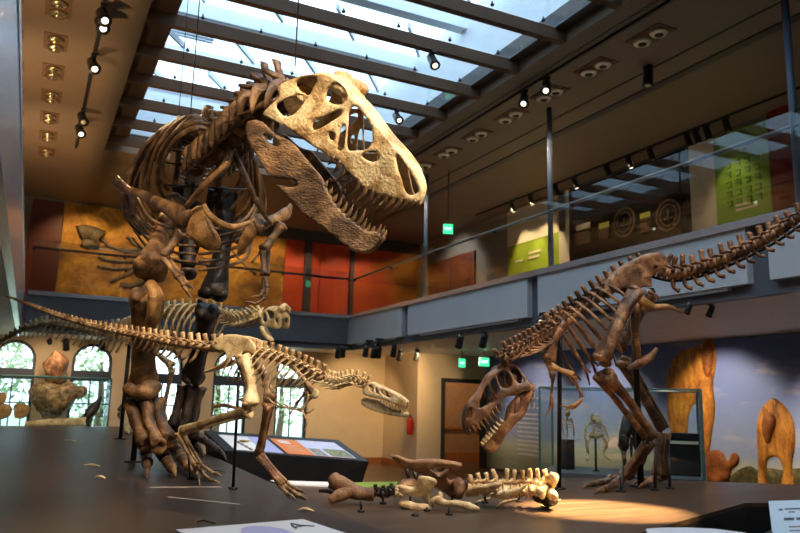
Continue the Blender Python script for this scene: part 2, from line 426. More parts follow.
def adult():
    root = thing('tyrannosaur_skeleton', 'huge adult tyrannosaur skeleton with open toothed jaws towering over the dark platform', 'dinosaur skeleton', GL(160, 452))
    R_ = root
    # --- backbone
    back = chain(A((197, 162, 7.9), (200, 150, 7.45), (204, 140, 7.0), (207, 140, 6.65), (209, 150, 6.4)), 13)
    for i, (c, t, u, L) in enumerate(back):
        m = MB(); vertebra(m, c, t, u, .075, L, .27 - .005 * i, .17, lean=.15, thick=1.3); m.build('back_vertebra', B_ADULT, R_)
    neck = chain(A((207, 158, 6.40), (219, 149, 6.2), (236, 133, 5.98), (252, 117, 5.8), (269, 103, 5.66), (292, 95, 5.6)), 12)
    for i, (c, t, u, L) in enumerate(neck):
        u2 = (u + t * -.1 + V((0, 0, .5))).normalized()
        m = MB(); vertebra(m, c, t, u2, .085, L, .15 + .007 * i + .03 * (i % 3 == 1), .17, lean=.15, crib=.38, thick=1.7, tpup=-.15); sd2 = t.cross(u2)
        for q in (-1, 1):
            m.tube([c + u2 * .06 + sd2 * (q * .07), c + u2 * .02 + sd2 * (q * .17) - t * .03, c - u2 * .14 + sd2 * (q * .18) - t * .1], [(.02, .05), (.014, .045), (.008, .02)], 7, steps=7)
            m.tube([c + u2 * .13 + sd2 * (q * .05), c + u2 * .2 + sd2 * (q * .13) - t * .1], [(.022, .03), (.012, .018)], 7, steps=4)
        m.rough(.016, 17); m.build('neck_vertebra', B_ADULT, R_)
    tail = chain(A((197, 168, 7.95), (193, 180, 8.7), (188, 203, 9.9), (184, 226, 11.2), (181, 246, 12.8), (180, 258, 14.0)), 26)
    for i, (c, t, u, L) in enumerate(tail):
        k = 1 - i / 29; m = MB(); vertebra(m, c, t, u, .08 * k + .012, L, .2 * k, .2 * k * k, lean=-.3); m.build('tail_vertebra', B_ADULT, R_)
        if i % 1 == 0 and 1 < i < 20:
            m = MB(); s0 = c - u * .08 * k
            m.tube([s0, s0 - u * .3 * k + t * .12 * k], [.03 * k, .018 * k], 6, steps=4); m.build('chevron', B_ADULT, R_)
    # --- ribs, both sides
    for i in range(1, 13):
        c, t, u, L = back[i]; q = i / 12
        w = .36 + .30 * smooth01((1 - q) * 1.5) - .1 * smooth01((.3 - q) / .3); h = .45 + .5 * math.sin(math.pi * (q * .7 + .22)); 
        sd = t.cross(u)
        for s in (-1, 1):
            m = MB(); rib(m, c + u * (.06 + .05 * q), t, u, sd * s, w * (1 + .06 * math.sin(i * 2.3 + s)), h, .040, back=.18 + .02 * (i % 3)); m.rough(.006, 6); m.build('rib', B_ADULT, R_)
    bar('rib', B_ADULT, R_, A((232, 138, 6.0), (226, 164, 5.92), (205, 185, 5.98), (186, 207, 6.1)), [.035, .03, .03, .022], 14)
    bar('rib', B_ADULT, R_, A((232, 150, 6.05), (246, 178, 6.0), (257, 203, 6.1), (270, 223, 6.25)), [.028, .024, .022, .016], 14)
    for k in range(6):                                        # belly ribs, slung between the rib ends
        y = 212 + 8 * k; d = 6.45 + .14 * k
        bar('belly_rib', B_ADULT, R_, A((138 - k, y - 14, d + .1), (150, y + 6, d - .05), (172, y + 16, d - .1), (196, y + 18, d - .1)), [.009, .015, .016, .012], 10)
        bar('belly_rib', B_ADULT, R_, A((258 - k, y - 14, d + .25), (246, y + 6, d + .1), (224, y + 15, d), (198, y + 18, d - .08)), [.009, .015, .016, .012], 10)
    # --- shoulder girdle and arms
    N = ROT @ V((.25, .1, -1)).normalized()
    def coracoid(poly, d, nrm, name='coracoid'):
        xs = sum(p[0] for p in poly) / len(poly); ys = sum(p[1] for p in poly) / len(poly); pl = px_plane(at(xs, ys, d), nrm)
        m = MB(); S = nrm
        def fn(x, y):
            p = pl(x, y); k = ((x - xs) ** 2 + (y - ys) ** 2) / 400.0
            return p - S * (.03 - .06 * k), p + S * (.035 + .06 * k)
        cdt_slab(m, poly, [], 5, fn, .015); m.build(name, B_TANP, R_, subsurf=1, normals=True)
    coracoid([(187, 209), (194, 204), (202, 206), (207, 214), (211, 225), (216, 236), (214, 247), (206, 251), (198, 247), (193, 240), (185, 234), (183, 222)], 6.1, ROT @ V((.3, 0, -1)).normalized())
    coracoid([(254, 215), (260, 213), (264, 218), (262, 226), (257, 234), (252, 242), (245, 253), (238, 254), (239, 243), (244, 230), (248, 221)], 6.2, ROT @ V((-.3, 0, -1)).normalized())
    bar('shoulder_blade', B_ADULT, R_, A((116, 180, 7.05), (126, 189, 6.9), (146, 197, 6.6), (168, 208, 6.3), (187, 219, 6.1)), [(.02, .055), (.02, .04), (.025, .05), (.03, .06), (.035, .09)], 16, up=(0, 0, 1), rough=.008)
    bar('shoulder_blade', B_ADULT, R_, A((256, 228, 6.2), (268, 222, 6.3), (281, 216, 6.42), (288, 212, 6.5), (291, 205, 6.55)), [(.03, .07), (.025, .045), (.022, .04), (.022, .06), (.014, .03)], 16, up=(0, 0, 1), rough=.008)
    bar('wishbone', B_TANP, R_, A((204, 205, 6.0), (209, 214, 5.95), (220, 223, 5.92), (234, 227, 5.95), (250, 222, 6.05)), [.018, .026, .03, .026, .016], 16)
    lb('upper_arm_bone', B_ADULT, R_, at(181, 233, 6.05), at(164, 256, 5.95), .055, .03, .045)
    lb('forearm_bone', B_ADULT, R_, at(164, 259, 5.95), at(178, 277, 5.85), .035, .02, .03)
    lb('forearm_bone', B_ADULT, R_, at(168, 258, 6.0), at(182, 275, 5.9), .025, .014, .022)
    toes(R_, B_ADULT, [A((179, 278, 5.85), (184, 287, 5.8), (188, 293, 5.78), (192, 301, 5.75)), A((181, 276, 5.9), (188, 285, 5.86), (195, 290, 5.83))], .022, 'finger_bone')
    lb('upper_arm_bone', B_ADULT, R_, at(281, 226, 6.25), at(264, 250, 6.1), .06, .035, .05)
    lb('forearm_bone', B_ADULT, R_, at(263, 252, 6.1), at(264, 275, 6.0), .038, .024, .032)
    lb('forearm_bone', B_ADULT, R_, at(268, 252, 6.15), at(268, 275, 6.05), .024, .014, .02)
    toes(R_, B_ADULT, [A((265, 277, 6.0), (267, 288, 5.95), (266, 298, 5.92), (256, 304, 5.85), (243, 302, 5.8)), A((264, 278, 6.0), (264, 290, 5.95), (260, 297, 5.9), (250, 297, 5.85))], .022, 'finger_bone')
    # --- hips
    hc = at(199, 158, 7.55); F = (back[6][0] - back[0][0]).normalized(); U = (V((0, 0, 1)) - F * F.z).normalized(); S = F.cross(U)
    for s in (-1, 1):
        m = MB(); plate(m, ILIUM, hc + S * (s * .2) - U * .05, F, U, S * s, .05, bend=.06); m.build('ilium', B_ADULT, R_, subsurf=1, normals=True)
        bar('ischium', B_DARK, R_, [hc + S * (s * .18) - U * .3 - F * .1, hc + S * (s * .1) - U * .75 - F * .45, hc + S * (s * .04) - U * 1.05 - F * .75], [.06, .035, .02], 10)
    bar('pubis', B_DARK, R_, A((196, 205, 7.35), (190, 235, 7.15), (189, 266, 7.0)), [(.07, .07), (.045, .05), (.05, .06)], 12)
    single('pubis_boot', B_DARK, R_, lambda m: m.ball(at(189, 274, 7.0), (.075, .24, .06), (V((1, 0, 0)), F, U)), .012)
    # --- leg nearer the viewer (its right)
    lb('femur', B_ADULT, R_, at(174, 205, 7.15), at(151, 270, 6.2), .13, .09, .15, bow=V((0, -.04, .06)), side=(1, 0, 0))
    lb('tibia', B_ADULT, R_, at(146, 294, 6.2), at(143, 384, 6.6), .13, .085, .125, side=(1, .1, 0), flat=.85)
    single('tibia_crest', B_TANP, R_, lambda m: m.tube(A((150, 284, 6.1), (156, 296, 6.05), (155, 312, 6.1), (149, 330, 6.2)), [(.05, .05), (.08, .07), (.07, .06), (.03, .03)], 10, steps=12), .012)
    lb('fibula', B_ADULT, R_, at(134, 298, 6.3), at(134, 378, 6.62), .05, .024, .035)
    single('ankle_bone', B_ADULT, R_, lambda m: (m.ball(at(135, 389, 6.55), (.10, .09, .075)), m.ball(at(150, 388, 6.55), (.10, .09, .08)), m.tube(A((128, 390, 6.55), (143, 392, 6.5), (158, 390, 6.55)), [.06, .07, .06], 10, steps=6)), .012)
    for a, b in (((133, 402, 6.62), (145, 441, 6.33)), ((146, 400, 6.58), (158, 444, 6.28)), ((157, 402, 6.66), (169, 438, 6.42))):
        lb('foot_bone', B_ADULT, R_, at(*a), at(*b), .078, .052, .072, bow=V((-.02, .0, 0)))
    toes(R_, B_ADULT, [[at(145, 443, 6.32), GL(146, 453, .11), GL(147, 464, .075), GL(147, 478, .01)],
                       [at(158, 446, 6.27), GL(163, 455, .12), GL(168, 462, .09), GL(172, 468, .07), GL(176, 477, .01)],
                       [at(169, 440, 6.4), GL(176, 450, .13), GL(183, 459, .10), GL(189, 467, .07), GL(195, 479, .01)]], .068)
    # --- far leg (its left), dark bone with its shade put into the colour
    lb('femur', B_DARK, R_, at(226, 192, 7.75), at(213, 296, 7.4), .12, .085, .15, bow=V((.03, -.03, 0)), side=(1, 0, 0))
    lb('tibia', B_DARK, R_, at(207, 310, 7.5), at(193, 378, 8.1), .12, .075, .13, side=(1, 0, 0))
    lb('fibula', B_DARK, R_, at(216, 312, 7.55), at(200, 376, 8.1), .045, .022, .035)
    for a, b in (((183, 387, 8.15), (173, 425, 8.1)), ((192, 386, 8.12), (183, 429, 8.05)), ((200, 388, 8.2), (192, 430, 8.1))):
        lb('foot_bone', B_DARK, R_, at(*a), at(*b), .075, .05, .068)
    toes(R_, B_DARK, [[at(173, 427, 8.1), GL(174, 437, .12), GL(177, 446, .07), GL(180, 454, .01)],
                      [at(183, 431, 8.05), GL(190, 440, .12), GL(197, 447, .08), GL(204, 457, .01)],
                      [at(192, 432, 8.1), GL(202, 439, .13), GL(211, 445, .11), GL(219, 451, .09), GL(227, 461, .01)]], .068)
    rod(R_, GL(133, 462), at(140, 392, 6.75), .028)
    rod(R_, GL(193, 452), at(200, 300, 7.75), .028)
    for (x, y, d, x2, y2, d2) in ((150, 160, 6.75, 200, 168, 6.6), (165, 185, 6.6, 255, 190, 6.6), (170, 150, 6.8, 245, 163, 6.3)):
        rod(R_, at(x, y, d), at(x2, y2, d2), .008, 'brace_rod', False)
    # --- head
    b_, s_ = at(262, 113, 5.3), at(421, 192, 4.95); Fh, Uh, Sh = frame(b_, s_, .16); Lh = (s_ - b_).length
    def w(u, v):
        q = u / Lh; k = .235 - .135 * smooth01(q * 1.05)
        k *= 1 - .32 * smooth01((v + .05) / .42) if q < .72 else 1 - .18 * smooth01(v / .3)
        if q > .8: k *= max(.12, 1 - ((q - .8) / .2) ** 2 * .9)
        return k
    up_out = [(262, 114), (271, 105), (279, 97), (278, 89), (283, 84), (298, 77), (317, 73.5), (334, 77), (346, 87), (352, 96), (362, 105), (374, 120), (387, 137), (397, 148), (408, 161), (417.5, 176), (423, 187), (422.5, 197), (418, 203), (404, 200.5), (388, 197), (374, 193), (362, 186.5), (352, 176), (340, 165.5), (327, 155), (315, 147), (303, 138.5), (290, 129), (276, 122)]
    up_holes = [[(279, 106), (287, 101), (297, 98), (303, 99), (299, 107), (293, 113), (285, 114)], [(298, 85), (304, 80.5), (314, 80), (313, 87), (308, 94), (303, 92)],
                [(331, 89), (337, 85), (343, 89), (345, 95), (343, 101.5), (337, 102.5), (331, 100), (328.5, 95)], [(315.5, 123), (320, 119), (330, 114), (339, 112), (337, 117), (330, 121.5), (322, 126), (316.5, 127.5)],
                [(352, 115), (357, 112), (363, 119), (368.5, 128), (370, 139), (365, 146), (357, 147), (350.5, 146), (349.5, 136), (351, 124)], [(341.5, 132), (345.5, 128), (345.5, 139), (342, 147.5), (338.5, 147), (339.5, 139)],
                [(365, 156.5), (369, 153), (374, 152), (378, 155), (376.5, 159.5), (370, 160.5)], [(398.5, 160), (403, 164), (408, 172), (413, 181), (415.5, 189), (411.5, 191.5), (406.5, 190), (403.5, 182), (400.5, 172)],
                [(331, 134), (334.5, 134.5), (334, 139.5), (331, 139)]]
    def skull_extra(m, near, far):
        m.ball(near(290, 100).lerp(far(290, 100), .5), (.15, .16, .12), (Fh, Sh, Uh), 12, 8)                        # braincase
        m.tube([near(345, 98), far(345, 98)], [(.05, .05)], 8, steps=4)
        for p in ((325, 77), (341, 86)):                                                                          # brow bosses
            m.ball(near(*p) - Uh * .02 + Sh * .03, (.10, .05, .05), (Fh, Sh, Uh), 10, 7); m.ball(far(*p) + Uh * .03, (.10, .05, .05), (Fh, Sh, Uh), 10, 7)
        for x0, y0, x1, y1 in ((305, 134, 352, 168), (352, 168, 398, 193)):                                          # palate bars
            m.tube([near(x0, y0).lerp(far(x0, y0), .33), near(x1, y1).lerp(far(x1, y1), .33)], [.03, .03], 7)
            m.tube([near(x0, y0).lerp(far(x0, y0), .67), near(x1, y1).lerp(far(x1, y1), .67)], [.03, .03], 7)
    skull, nr, fr = skull_half('skull', R_, B_SKULL, b_, Fh, Uh, Sh, up_out, up_holes, w, .2, .034, 5.0, dorsal=[(4, 18)], bulge=.03, nz=.011, extra=skull_extra, label='pale tan skull with many openings')
    up_t = [(333, 159, 10), (339, 164, 15), (345, 169.5, 19), (352, 176, 20), (359, 183, 23), (366, 188, 24), (373, 192, 22), (380, 194, 21), (387, 196, 19), (394, 198, 18), (401, 199.5, 17), (407, 200.5, 15), (413, 201.5, 13), (418, 202, 11)]
    pxm = 5.0 / FPX
    for x, y, l in up_t:
        for f in (nr, fr):
            p = f(x, y - 2); tooth(skull, p, p - Uh * (l * pxm) - Fh * (l * pxm * .22), .019, B_TOOTH, -Fh)
    # --- lower jaw, hinged wide open
    jb, jt = at(251, 128, 5.34), at(381, 240, 5.0); Fj, Uj, Sj = frame(jb, jt, .16); Lj = (jt - jb).length
    def wj(u, v):
        q = max(0, u / Lj); return max(.025, .215 - .085 * q - .11 * smooth01((q - .62) / .38))
    j_out = [(246, 124), (252, 120), (261, 121), (277, 135), (291, 141), (303, 154), (313, 165), (322, 176), (328, 190), (337, 205), (350, 219), (367, 230), (379, 232), (383.5, 238), (377, 246), (367, 252.5), (353, 251), (337, 239), (322, 227), (305, 215), (286, 195), (268, 174), (256, 153), (247, 138)]
    j_holes = [[(269, 175.5), (280, 180), (292, 181.5), (296, 185.5), (287, 186), (276, 182.5)], [(266, 137), (273, 138.5), (279, 144), (273, 144.5)]]
    jaw, jn, jf = skull_half('lower_jaw', R_, B_JAW, jb, Fj, Uj, Sj, j_out, j_holes, wj, .19, .042, 5.0, nz=.012, label='brown lower jaw hanging open, darkened as if less lit')
    for x, y, l in [(325, 184, 7), (329, 192, 9), (333, 199, 10), (337, 205, 12), (341.5, 210, 13), (346, 215, 16), (351, 219.5, 14), (356, 223, 20), (361, 226.5, 13), (366, 229.5, 10), (371, 231, 9), (376, 232, 12), (380, 234, 9)]:
        for f in (jn, jf):
            p = f(x - 1, y + 2); tooth(jaw, p, p + Uj * (l * pxm) - Fj * (l * pxm * .1), .017, B_TOOTH, -Fj)
    return root, skull
adult_root, _ = adult()
for (x, y, d, lab) in ((190, 120, 6.9, 'thin steel cable rising from the adult skeleton\'s back to the skylight'), (178, 122, 7.3, 'thinner steel cable hanging behind the adult skeleton\'s shoulder'),
                       (295, 66, 5.5, 'steel cable holding up the adult skeleton\'s head, in front of the skylight')):
    p = at(x, y, d); m = MB(); m.cyl(p, V((p.x, p.y, 6.64)), .0055 if x != 178 else .004, n=6)
    tag(m.build('suspension_cable', CABLE, None, p), lab, 'cable')
# ================================================================ juvenile tyrannosaur (small, facing right)
def juvenile():
    R_ = thing('tyrannosaur_skeleton', 'small juvenile tyrannosaur skeleton with a long level tail striding below the adult', 'dinosaur skeleton', GL(246, 484))
    M, ML = B_JUV, B_JUVL
    back = chain(A((228, 349, 5.42), (244, 351, 5.36), (264, 354, 5.28), (286, 361, 5.2), (306, 370, 5.1), (324, 379, 5.02)), 15)
    for i, (c, t, u, L) in enumerate(back):
        m = MB(); vertebra(m, c, t, u, .033, L, .062, .06, lean=.1, thick=1.8); m.build('back_vertebra', M, R_)
    neck = chain(A((324, 379, 5.02), (336, 383, 4.98), (347, 381, 4.94), (357, 381, 4.9), (366, 386, 4.87)), 10)
    for i, (c, t, u, L) in enumerate(neck):
        m = MB(); vertebra(m, c, t, u, .028, L, .045, .045, lean=-.1, crib=.085, thick=1.4); m.build('neck_vertebra', ML, R_)
    tail = chain(A((228, 349, 5.42), (205, 347, 5.5), (170, 342, 5.65), (135, 335, 5.9), (100, 328, 6.2), (65, 318, 6.55), (35, 307, 6.95), (6, 296, 7.4)), 44)
    for i, (c, t, u, L) in enumerate(tail):
        k = 1 - i / 47; m = MB(); vertebra(m, c, -t, u, .027 * k + .006, L, .066 * k * k + .004, .10 * k * k, lean=.6, thick=1.6); m.build('tail_vertebra', M, R_)
        if 2 < i < 34:
            m = MB(); s0 = c - u * .022 * k
            m.tube([s0, s0 - u * .07 * k + t * .03 * k, s0 - u * .11 * k + t * .075 * k], [.013 * k, .012 * k, .009 * k], 6, steps=5); m.build('chevron', M, R_)
    for i in range(2, 15):
        c, t, u, L = back[i]; q = i / 14; sd = t.cross(u)
        w = .05 + .05 * math.sin(math.pi * (q * .8 + .1)); h = .10 + .15 * math.sin(math.pi * (q * .7 + .2))
        for s in (-1, 1):
            m = MB(); rib(m, c + u * .02, t, u, sd * s, w, h, .0058, back=.11); m.build('rib', ML, R_)
    for k in range(5):
        bar('belly_rib', M, R_, A((268 + k * 8, 398 + k * 3, 5.2 - .02 * k), (276 + k * 8, 405 + k * 2, 5.1 - .02 * k), (290 + k * 6, 409, 5.05)), [.006, .006, .004], 8)
    F = (back[6][0] - back[0][0]).normalized(); U = (V((0, 0, 1)) - F * F.z).normalized(); S = F.cross(U)
    hc = at(240, 350, 5.38)
    il = [(x * .29, y * .27) for x, y in ILIUM]
    for s in (-1, 1):
        m = MB(); plate(m, il, hc + S * (s * .06), F, U, S * s, .018, bend=.02, nz=.004); m.build('ilium', ML, R_, subsurf=1, normals=True)
        bar('pubis', M, R_, [hc + S * (s * .05) - U * .07 + F * .03, hc + S * (s * .03) - U * .2 + F * .1, hc + S * (s * .012) - U * .34 + F * .17], [.018, .012, .012], 8)
        bar('ischium', ML, R_, [hc + S * (s * .05) - U * .07 - F * .03, hc + S * (s * .025) - U * .14 - F * .14, hc + S * (s * .01) - U * .2 - F * .28], [.02, .013, .008], 8)
    single('pubis_boot', M, R_, lambda m: m.ball(hc - U * .345 + F * .15, (.09, .025, .02), (F, S, U)), .004, 20)
    bar('pubis', M, R_, A((213, 407, 5.4), (224, 405, 5.35), (236, 408, 5.3)), [.012, .014, .012], 6)
    # near leg, stretched back
    lb('femur', ML, R_, at(243, 356, 5.24), at(250.5, 405, 5.12), .052, .036, .058, bow=V((.02, -.01, 0)))
    lb('tibia', ML, R_, at(249, 411, 5.14), at(182, 431, 5.72), .054, .028, .04, bow=V((0, 0, .01)))
    lb('fibula', ML, R_, at(246, 415, 5.14), at(184, 434, 5.7), .02, .011, .014)
    for k in (-1, 0, 1): lb('foot_bone', M, R_, at(180 + k * 3, 433, 5.72 + k * .03), at(197 + k * 3.5, 464, 5.72 + k * .05), .02, .013, .021)
    toes(R_, M, [[at(194, 465, 5.67), GL(196, 472, .025), GL(198, 478, .012), GL(200, 486, .004)], [at(197, 466, 5.72), GL(203, 474, .03), GL(210, 480, .016), GL(224, 485, .004)],
                 [at(200.5, 465, 5.77), GL(207, 469, .03), GL(214, 473, .015), GL(222, 476, .004)]], .019)
    # far leg, planted ahead
    lb('femur', M, R_, at(256, 360, 5.46), at(270, 399, 5.26), .046, .032, .052, bow=V((.02, 0, 0)))
    lb('tibia', B_UMBER, R_, at(268, 404, 5.26), at(259, 452, 5.36), .046, .027, .036)
    lb('fibula', B_UMBER, R_, at(273, 404, 5.27), at(263, 450, 5.37), .016, .009, .012)
    for k in (-1, 0, 1): lb('foot_bone', B_UMBER, R_, at(260 + k * 1.8, 456 - k * 1.5, 5.33 + k * .02), at(283 + k * 2.2, 484 - k * 2, 5.1 + k * .03), .02, .012, .019)
    toes(R_, M, [[at(280.5, 486, 5.08), GL(288, 494, .02), GL(296, 500, .004)], [at(283, 485, 5.1), GL(292, 491, .025), GL(300, 496, .012), GL(309, 501, .004)], [at(285.5, 482.5, 5.13), GL(295, 489, .02), GL(306, 494, .004)]], .018)
    # shoulder and arms
    bar('shoulder_blade', M, R_, A((292, 366, 5.08), (303, 378, 5.03), (313, 393, 4.98)), [(.006, .018), (.008, .014), (.012, .03)], 8)
    single('coracoid', ML, R_, lambda m: m.ball(at(315, 394, 4.97), (.03, .012, .035), (F, S, U)), .004, 20)
    lb('upper_arm_bone', M, R_, at(312, 396, 4.98), at(302, 409, 5.0), .015, .008, .012)
    lb('forearm_bone', M, R_, at(302, 410, 5.0), at(306, 419, 4.96), .01, .006, .008)
    toes(R_, M, [A((306, 420, 4.96), (307, 425, 4.95), (304, 431, 4.94))], .007, 'finger_bone')
    lb('upper_arm_bone', M, R_, at(306, 392, 5.14), at(296, 404, 5.16), .015, .008, .012)
    lb('forearm_bone', M, R_, at(296, 405, 5.16), at(290, 414, 5.13), .01, .006, .008)
    rod(R_, GL(233, 489), at(239, 372, 5.42), .011); rod(R_, GL(190, 479), at(188, 448, 5.74), .008)
    # head
    b_, s_ = at(364, 394, 4.87), at(406, 403, 4.72); Fh, Uh, Sh = frame(b_, s_, .05); Lh = (s_ - b_).length
    def w(u, v):
        q = u / Lh; k = .065 - .035 * smooth01(q); 
        if q > .8: k *= max(.2, 1 - ((q - .8) / .2) ** 2 * .8)
        return k * (1 - .3 * smooth01(v / .1))
    o = [(363, 394), (365, 386), (369.5, 382), (377, 384.5), (386, 389), (395, 393), (402.5, 397.5), (407, 401), (406, 406), (400, 406), (392, 403), (383, 400), (374, 398)]
    h = [[(382, 391.5), (386, 391.5), (390.5, 395), (389, 397), (384, 394.5)], [(369.5, 386.5), (372.5, 387.5), (373, 391), (370.5, 390)], [(376, 388.5), (378, 390), (378.5, 393.5), (376, 392)]]
    sk, n1, f1 = skull_half('skull', R_, ML, b_, Fh, Uh, Sh, o, h, w, .05, .012, 3.2, dorsal=[(1, 7)], bulge=.01, nz=.002, label='cream skull')
    px = 4.8 / FPX
    for x in range(381, 407, 3):
        y = interp([400, 403.5, 406, 406], (x - 381) / 26)
        for f in (n1, f1): p = f(x, y - 1); tooth(sk, p, p - Uh * 4.2 * px, .0055, ML, -Fh)
    jb, jt = at(362, 402, 4.88), at(407, 414, 4.74); Fj, Uj, Sj = frame(jb, jt, .05); Lj = (jt - jb).length
    jo = [(360.5, 400), (366, 397.5), (372.5, 399.5), (380, 403.5), (388, 408), (398, 411), (407, 412), (406.5, 416.5), (395, 416.5), (380, 413), (369, 409), (362, 405)]
    jw, n2, f2 = skull_half('lower_jaw', R_, ML, jb, Fj, Uj, Sj, jo, [], lambda u, v: max(.008, .06 - .03 * u / Lj - .02 * smooth01((u / Lj - .6) / .4)), .05, .013, 3.2, nz=.002, label='cream lower jaw, open')
    for x in range(384, 407, 3):
        y = interp([406, 409, 411, 412], (x - 384) / 22)
        for f in (n2, f2): p = f(x, y + 1); tooth(jw, p, p + Uj * 4 * px, .005, ML, -Fj)
juvenile()

# ================================================================ subadult tyrannosaur (facing left, head low)
def subadult():
    R_ = thing('tyrannosaur_skeleton', 'reddish brown half-grown tyrannosaur skeleton leaning down beside the glass case, tail raised', 'dinosaur skeleton', GR(625, 486))
    M = B_SUB
    back = chain(A((648, 268, 6.5), (628, 277, 6.48), (607, 290, 6.43), (585, 306, 6.36), (565, 322, 6.26), (549, 333, 6.16)), 14)
    for i, (c, t, u, L) in enumerate(back):
        m = MB(); vertebra(m, c, t, u, .05, L, .105, .10, lean=.1, thick=1.5); m.build('back_vertebra', M, R_)
    neck = chain(A((549, 333, 6.16), (537, 341, 6.08), (522, 349, 6.0), (509, 355, 5.93), (503, 362, 5.9)), 10)
    for i, (c, t, u, L) in enumerate(neck):
        m = MB(); vertebra(m, c, t, u, .05, L, .075, .08, lean=0, crib=.17, thick=1.6); m.build('neck_vertebra', M, R_)
    tail = chain(A((648, 268, 6.5), (672, 274, 6.42), (700, 269, 6.3), (735, 255, 6.12), (770, 237, 5.92), (800, 217, 5.75), (840, 192, 5.5), (890, 160, 5.2)), 24)
    for i, (c, t, u, L) in enumerate(tail):
        k = 1 - i / 40; m = MB(); vertebra(m, c, -t, u, .058 * k, L, (.10 + .02 * (i % 2)) * k, .10 * k, lean=.2, thick=2.2, tpup=-.1); m.build('tail_vertebra', M, R_)
        if i > 1:
            m = MB(); s0 = c - u * .045 * k
            m.tube([s0, s0 - u * .08 * k + t * .01, s0 - u * .11 * k + t * .06 * k], [.026 * k, .02 * k, .024 * k], 6, steps=6); m.build('chevron', M, R_)
    bar('support_rod', STEEL, R_, [c - u * .062 for c, t, u, L in tail], .012, 40)
    for i in range(5, 14):
        c, t, u, L = back[i]; q = i / 13; sd = t.cross(u)
        w = .10 + .09 * math.sin(math.pi * (q * .8 + .1)); h = .22 + .34 * smooth01((q - .3) * 2) 
        for s in (-1, 1):
            m = MB(); rib(m, c + u * .04, t, u, sd * s, w, h, .0135, back=.06); m.build('rib', M, R_)
    F = (back[7][0] - back[0][0]).normalized(); U = (V((0, 0, 1)) - F * F.z).normalized(); S = F.cross(U)
    hc = at(631, 281, 6.5)
    il = [(x * .50, y * .42) for x, y in ILIUM]
    for s in (-1, 1):
        m = MB(); plate(m, il, hc + S * (s * .11), F, U, S * s, .03, bend=.03, nz=.006); m.build('ilium', M, R_, subsurf=1, normals=True)
        bar('ischium', B_TANP, R_, A((640, 300, 6.5 + s * .08), (654, 307, 6.5 + s * .05), (668, 306.5, 6.48 + s * .03), (683, 313, 6.45 + s * .015)), [.05, .03, .022, .01], 12)
        bar('pubis', M, R_, A((636, 303, 6.52 + s * .08), (635, 330, 6.55 + s * .05), (638, 360, 6.55 + s * .02)), [.05, .035, .035], 10)
    bar('pubis_boot', M, R_, A((628, 369, 6.5), (640, 363, 6.5), (650, 357, 6.5), (657, 348, 6.5)), [(.02, .02), (.035, .04), (.03, .035), (.012, .014)], 10)
    lb('femur', M, R_, at(637, 290, 6.28), at(601, 361, 6.12), .075, .058, .09, bow=V((-.02, -.02, .03)))
    lb('tibia', M, R_, at(606, 375, 6.15), at(651, 436, 6.58), .075, .042, .058, bow=V((.02, 0, .02)))
    lb('fibula', M, R_, at(597, 376, 6.12), at(645, 437, 6.52), .045, .024, .032)
    for k in (-1, 0, 1): lb('foot_bone', M, R_, at(649 + k * 4, 443 - k, 6.6 + k * .05), at(626 + k * 4, 476, 6.62 + k * .12), .04, .028, .042)
    toes(R_, M, [[at(621, 478, 6.5), GR(613, 485, .05), GR(605, 489, .03), GR(594, 494, .004)], [at(625, 477, 6.62), GR(612, 480, .06), GR(602, 482, .04), GR(593, 484, .025), GR(583, 488, .004)],
                 [at(630, 476, 6.74), GR(622, 477, .05), GR(613, 477, .03), GR(604, 480, .004)]], .04)
    lb('femur', M, R_, at(652, 294, 6.85), at(618, 347, 6.8), .07, .052, .08)
    lb('tibia', M, R_, at(622, 361, 6.82), at(662, 428, 7.0), .075, .045, .06)
    lb('fibula', M, R_, at(630, 360, 6.85), at(667, 427, 7.02), .03, .017, .022)
    for k in (-1, 0, 1): lb('foot_bone', M, R_, at(663 + k * 4, 434, 7.0 + k * .05), at(660 + k * 5, 474, 6.92 + k * .1), .04, .027, .042)
    toes(R_, M, [[at(655, 476, 6.83), GR(650, 481, .05), GR(645, 484, .03), GR(638, 489, .004)], [at(660, 476, 6.92), GR(652, 479, .055), GR(644, 480, .035), GR(634, 484, .004)],
                 [at(665, 476, 7.02), GR(660, 479, .04), GR(653, 479, .004)]], .038)
    # shoulder, arms
    bar('shoulder_blade', M, R_, A((566, 322, 6.12), (556, 338, 6.08), (549, 360, 6.05)), [(.012, .04), (.014, .028), (.02, .06)], 12)
    bar('shoulder_blade', M, R_, A((560, 322, 6.4), (552, 338, 6.4), (547, 358, 6.36)), [(.012, .04), (.014, .028), (.02, .06)], 12)
    lb('upper_arm_bone', B_TANP, R_, at(551, 366, 6.05), at(573, 375, 6.0), .035, .018, .028)
    lb('forearm_bone', M, R_, at(574, 377, 6.0), at(582, 397, 5.95), .022, .012, .018)
    toes(R_, B_TANP, [A((582, 399, 5.95), (575, 405, 5.92), (568, 407, 5.9), (560, 406, 5.88)), A((581, 400, 5.97), (574, 408, 5.95), (565, 410, 5.93))], .016, 'finger_bone')
    lb('upper_arm_bone', M, R_, at(547, 360, 6.36), at(553, 377, 6.3), .035, .018, .028)
    lb('forearm_bone', M, R_, at(553, 378, 6.3), at(551, 397, 6.25), .022, .012, .018)
    toes(R_, M, [A((551, 398, 6.25), (550, 405, 6.22), (548, 411, 6.2), (545, 418, 6.18)), A((552, 398, 6.25), (553, 405, 6.22), (552, 414, 6.2))], .014, 'finger_bone')
    rod(R_, GR(559, 489), at(560, 325, 6.28), .02); rod(R_, GR(641, 487), at(633, 300, 6.55), .03)
    for (x, y, x2, y2, d2) in ((621, 492, 623, 468, 6.5), (655, 490, 656, 440, 6.75), (670, 489, 668, 440, 6.95)): rod(R_, GR(x, y), at(x2, y2, d2), .014)
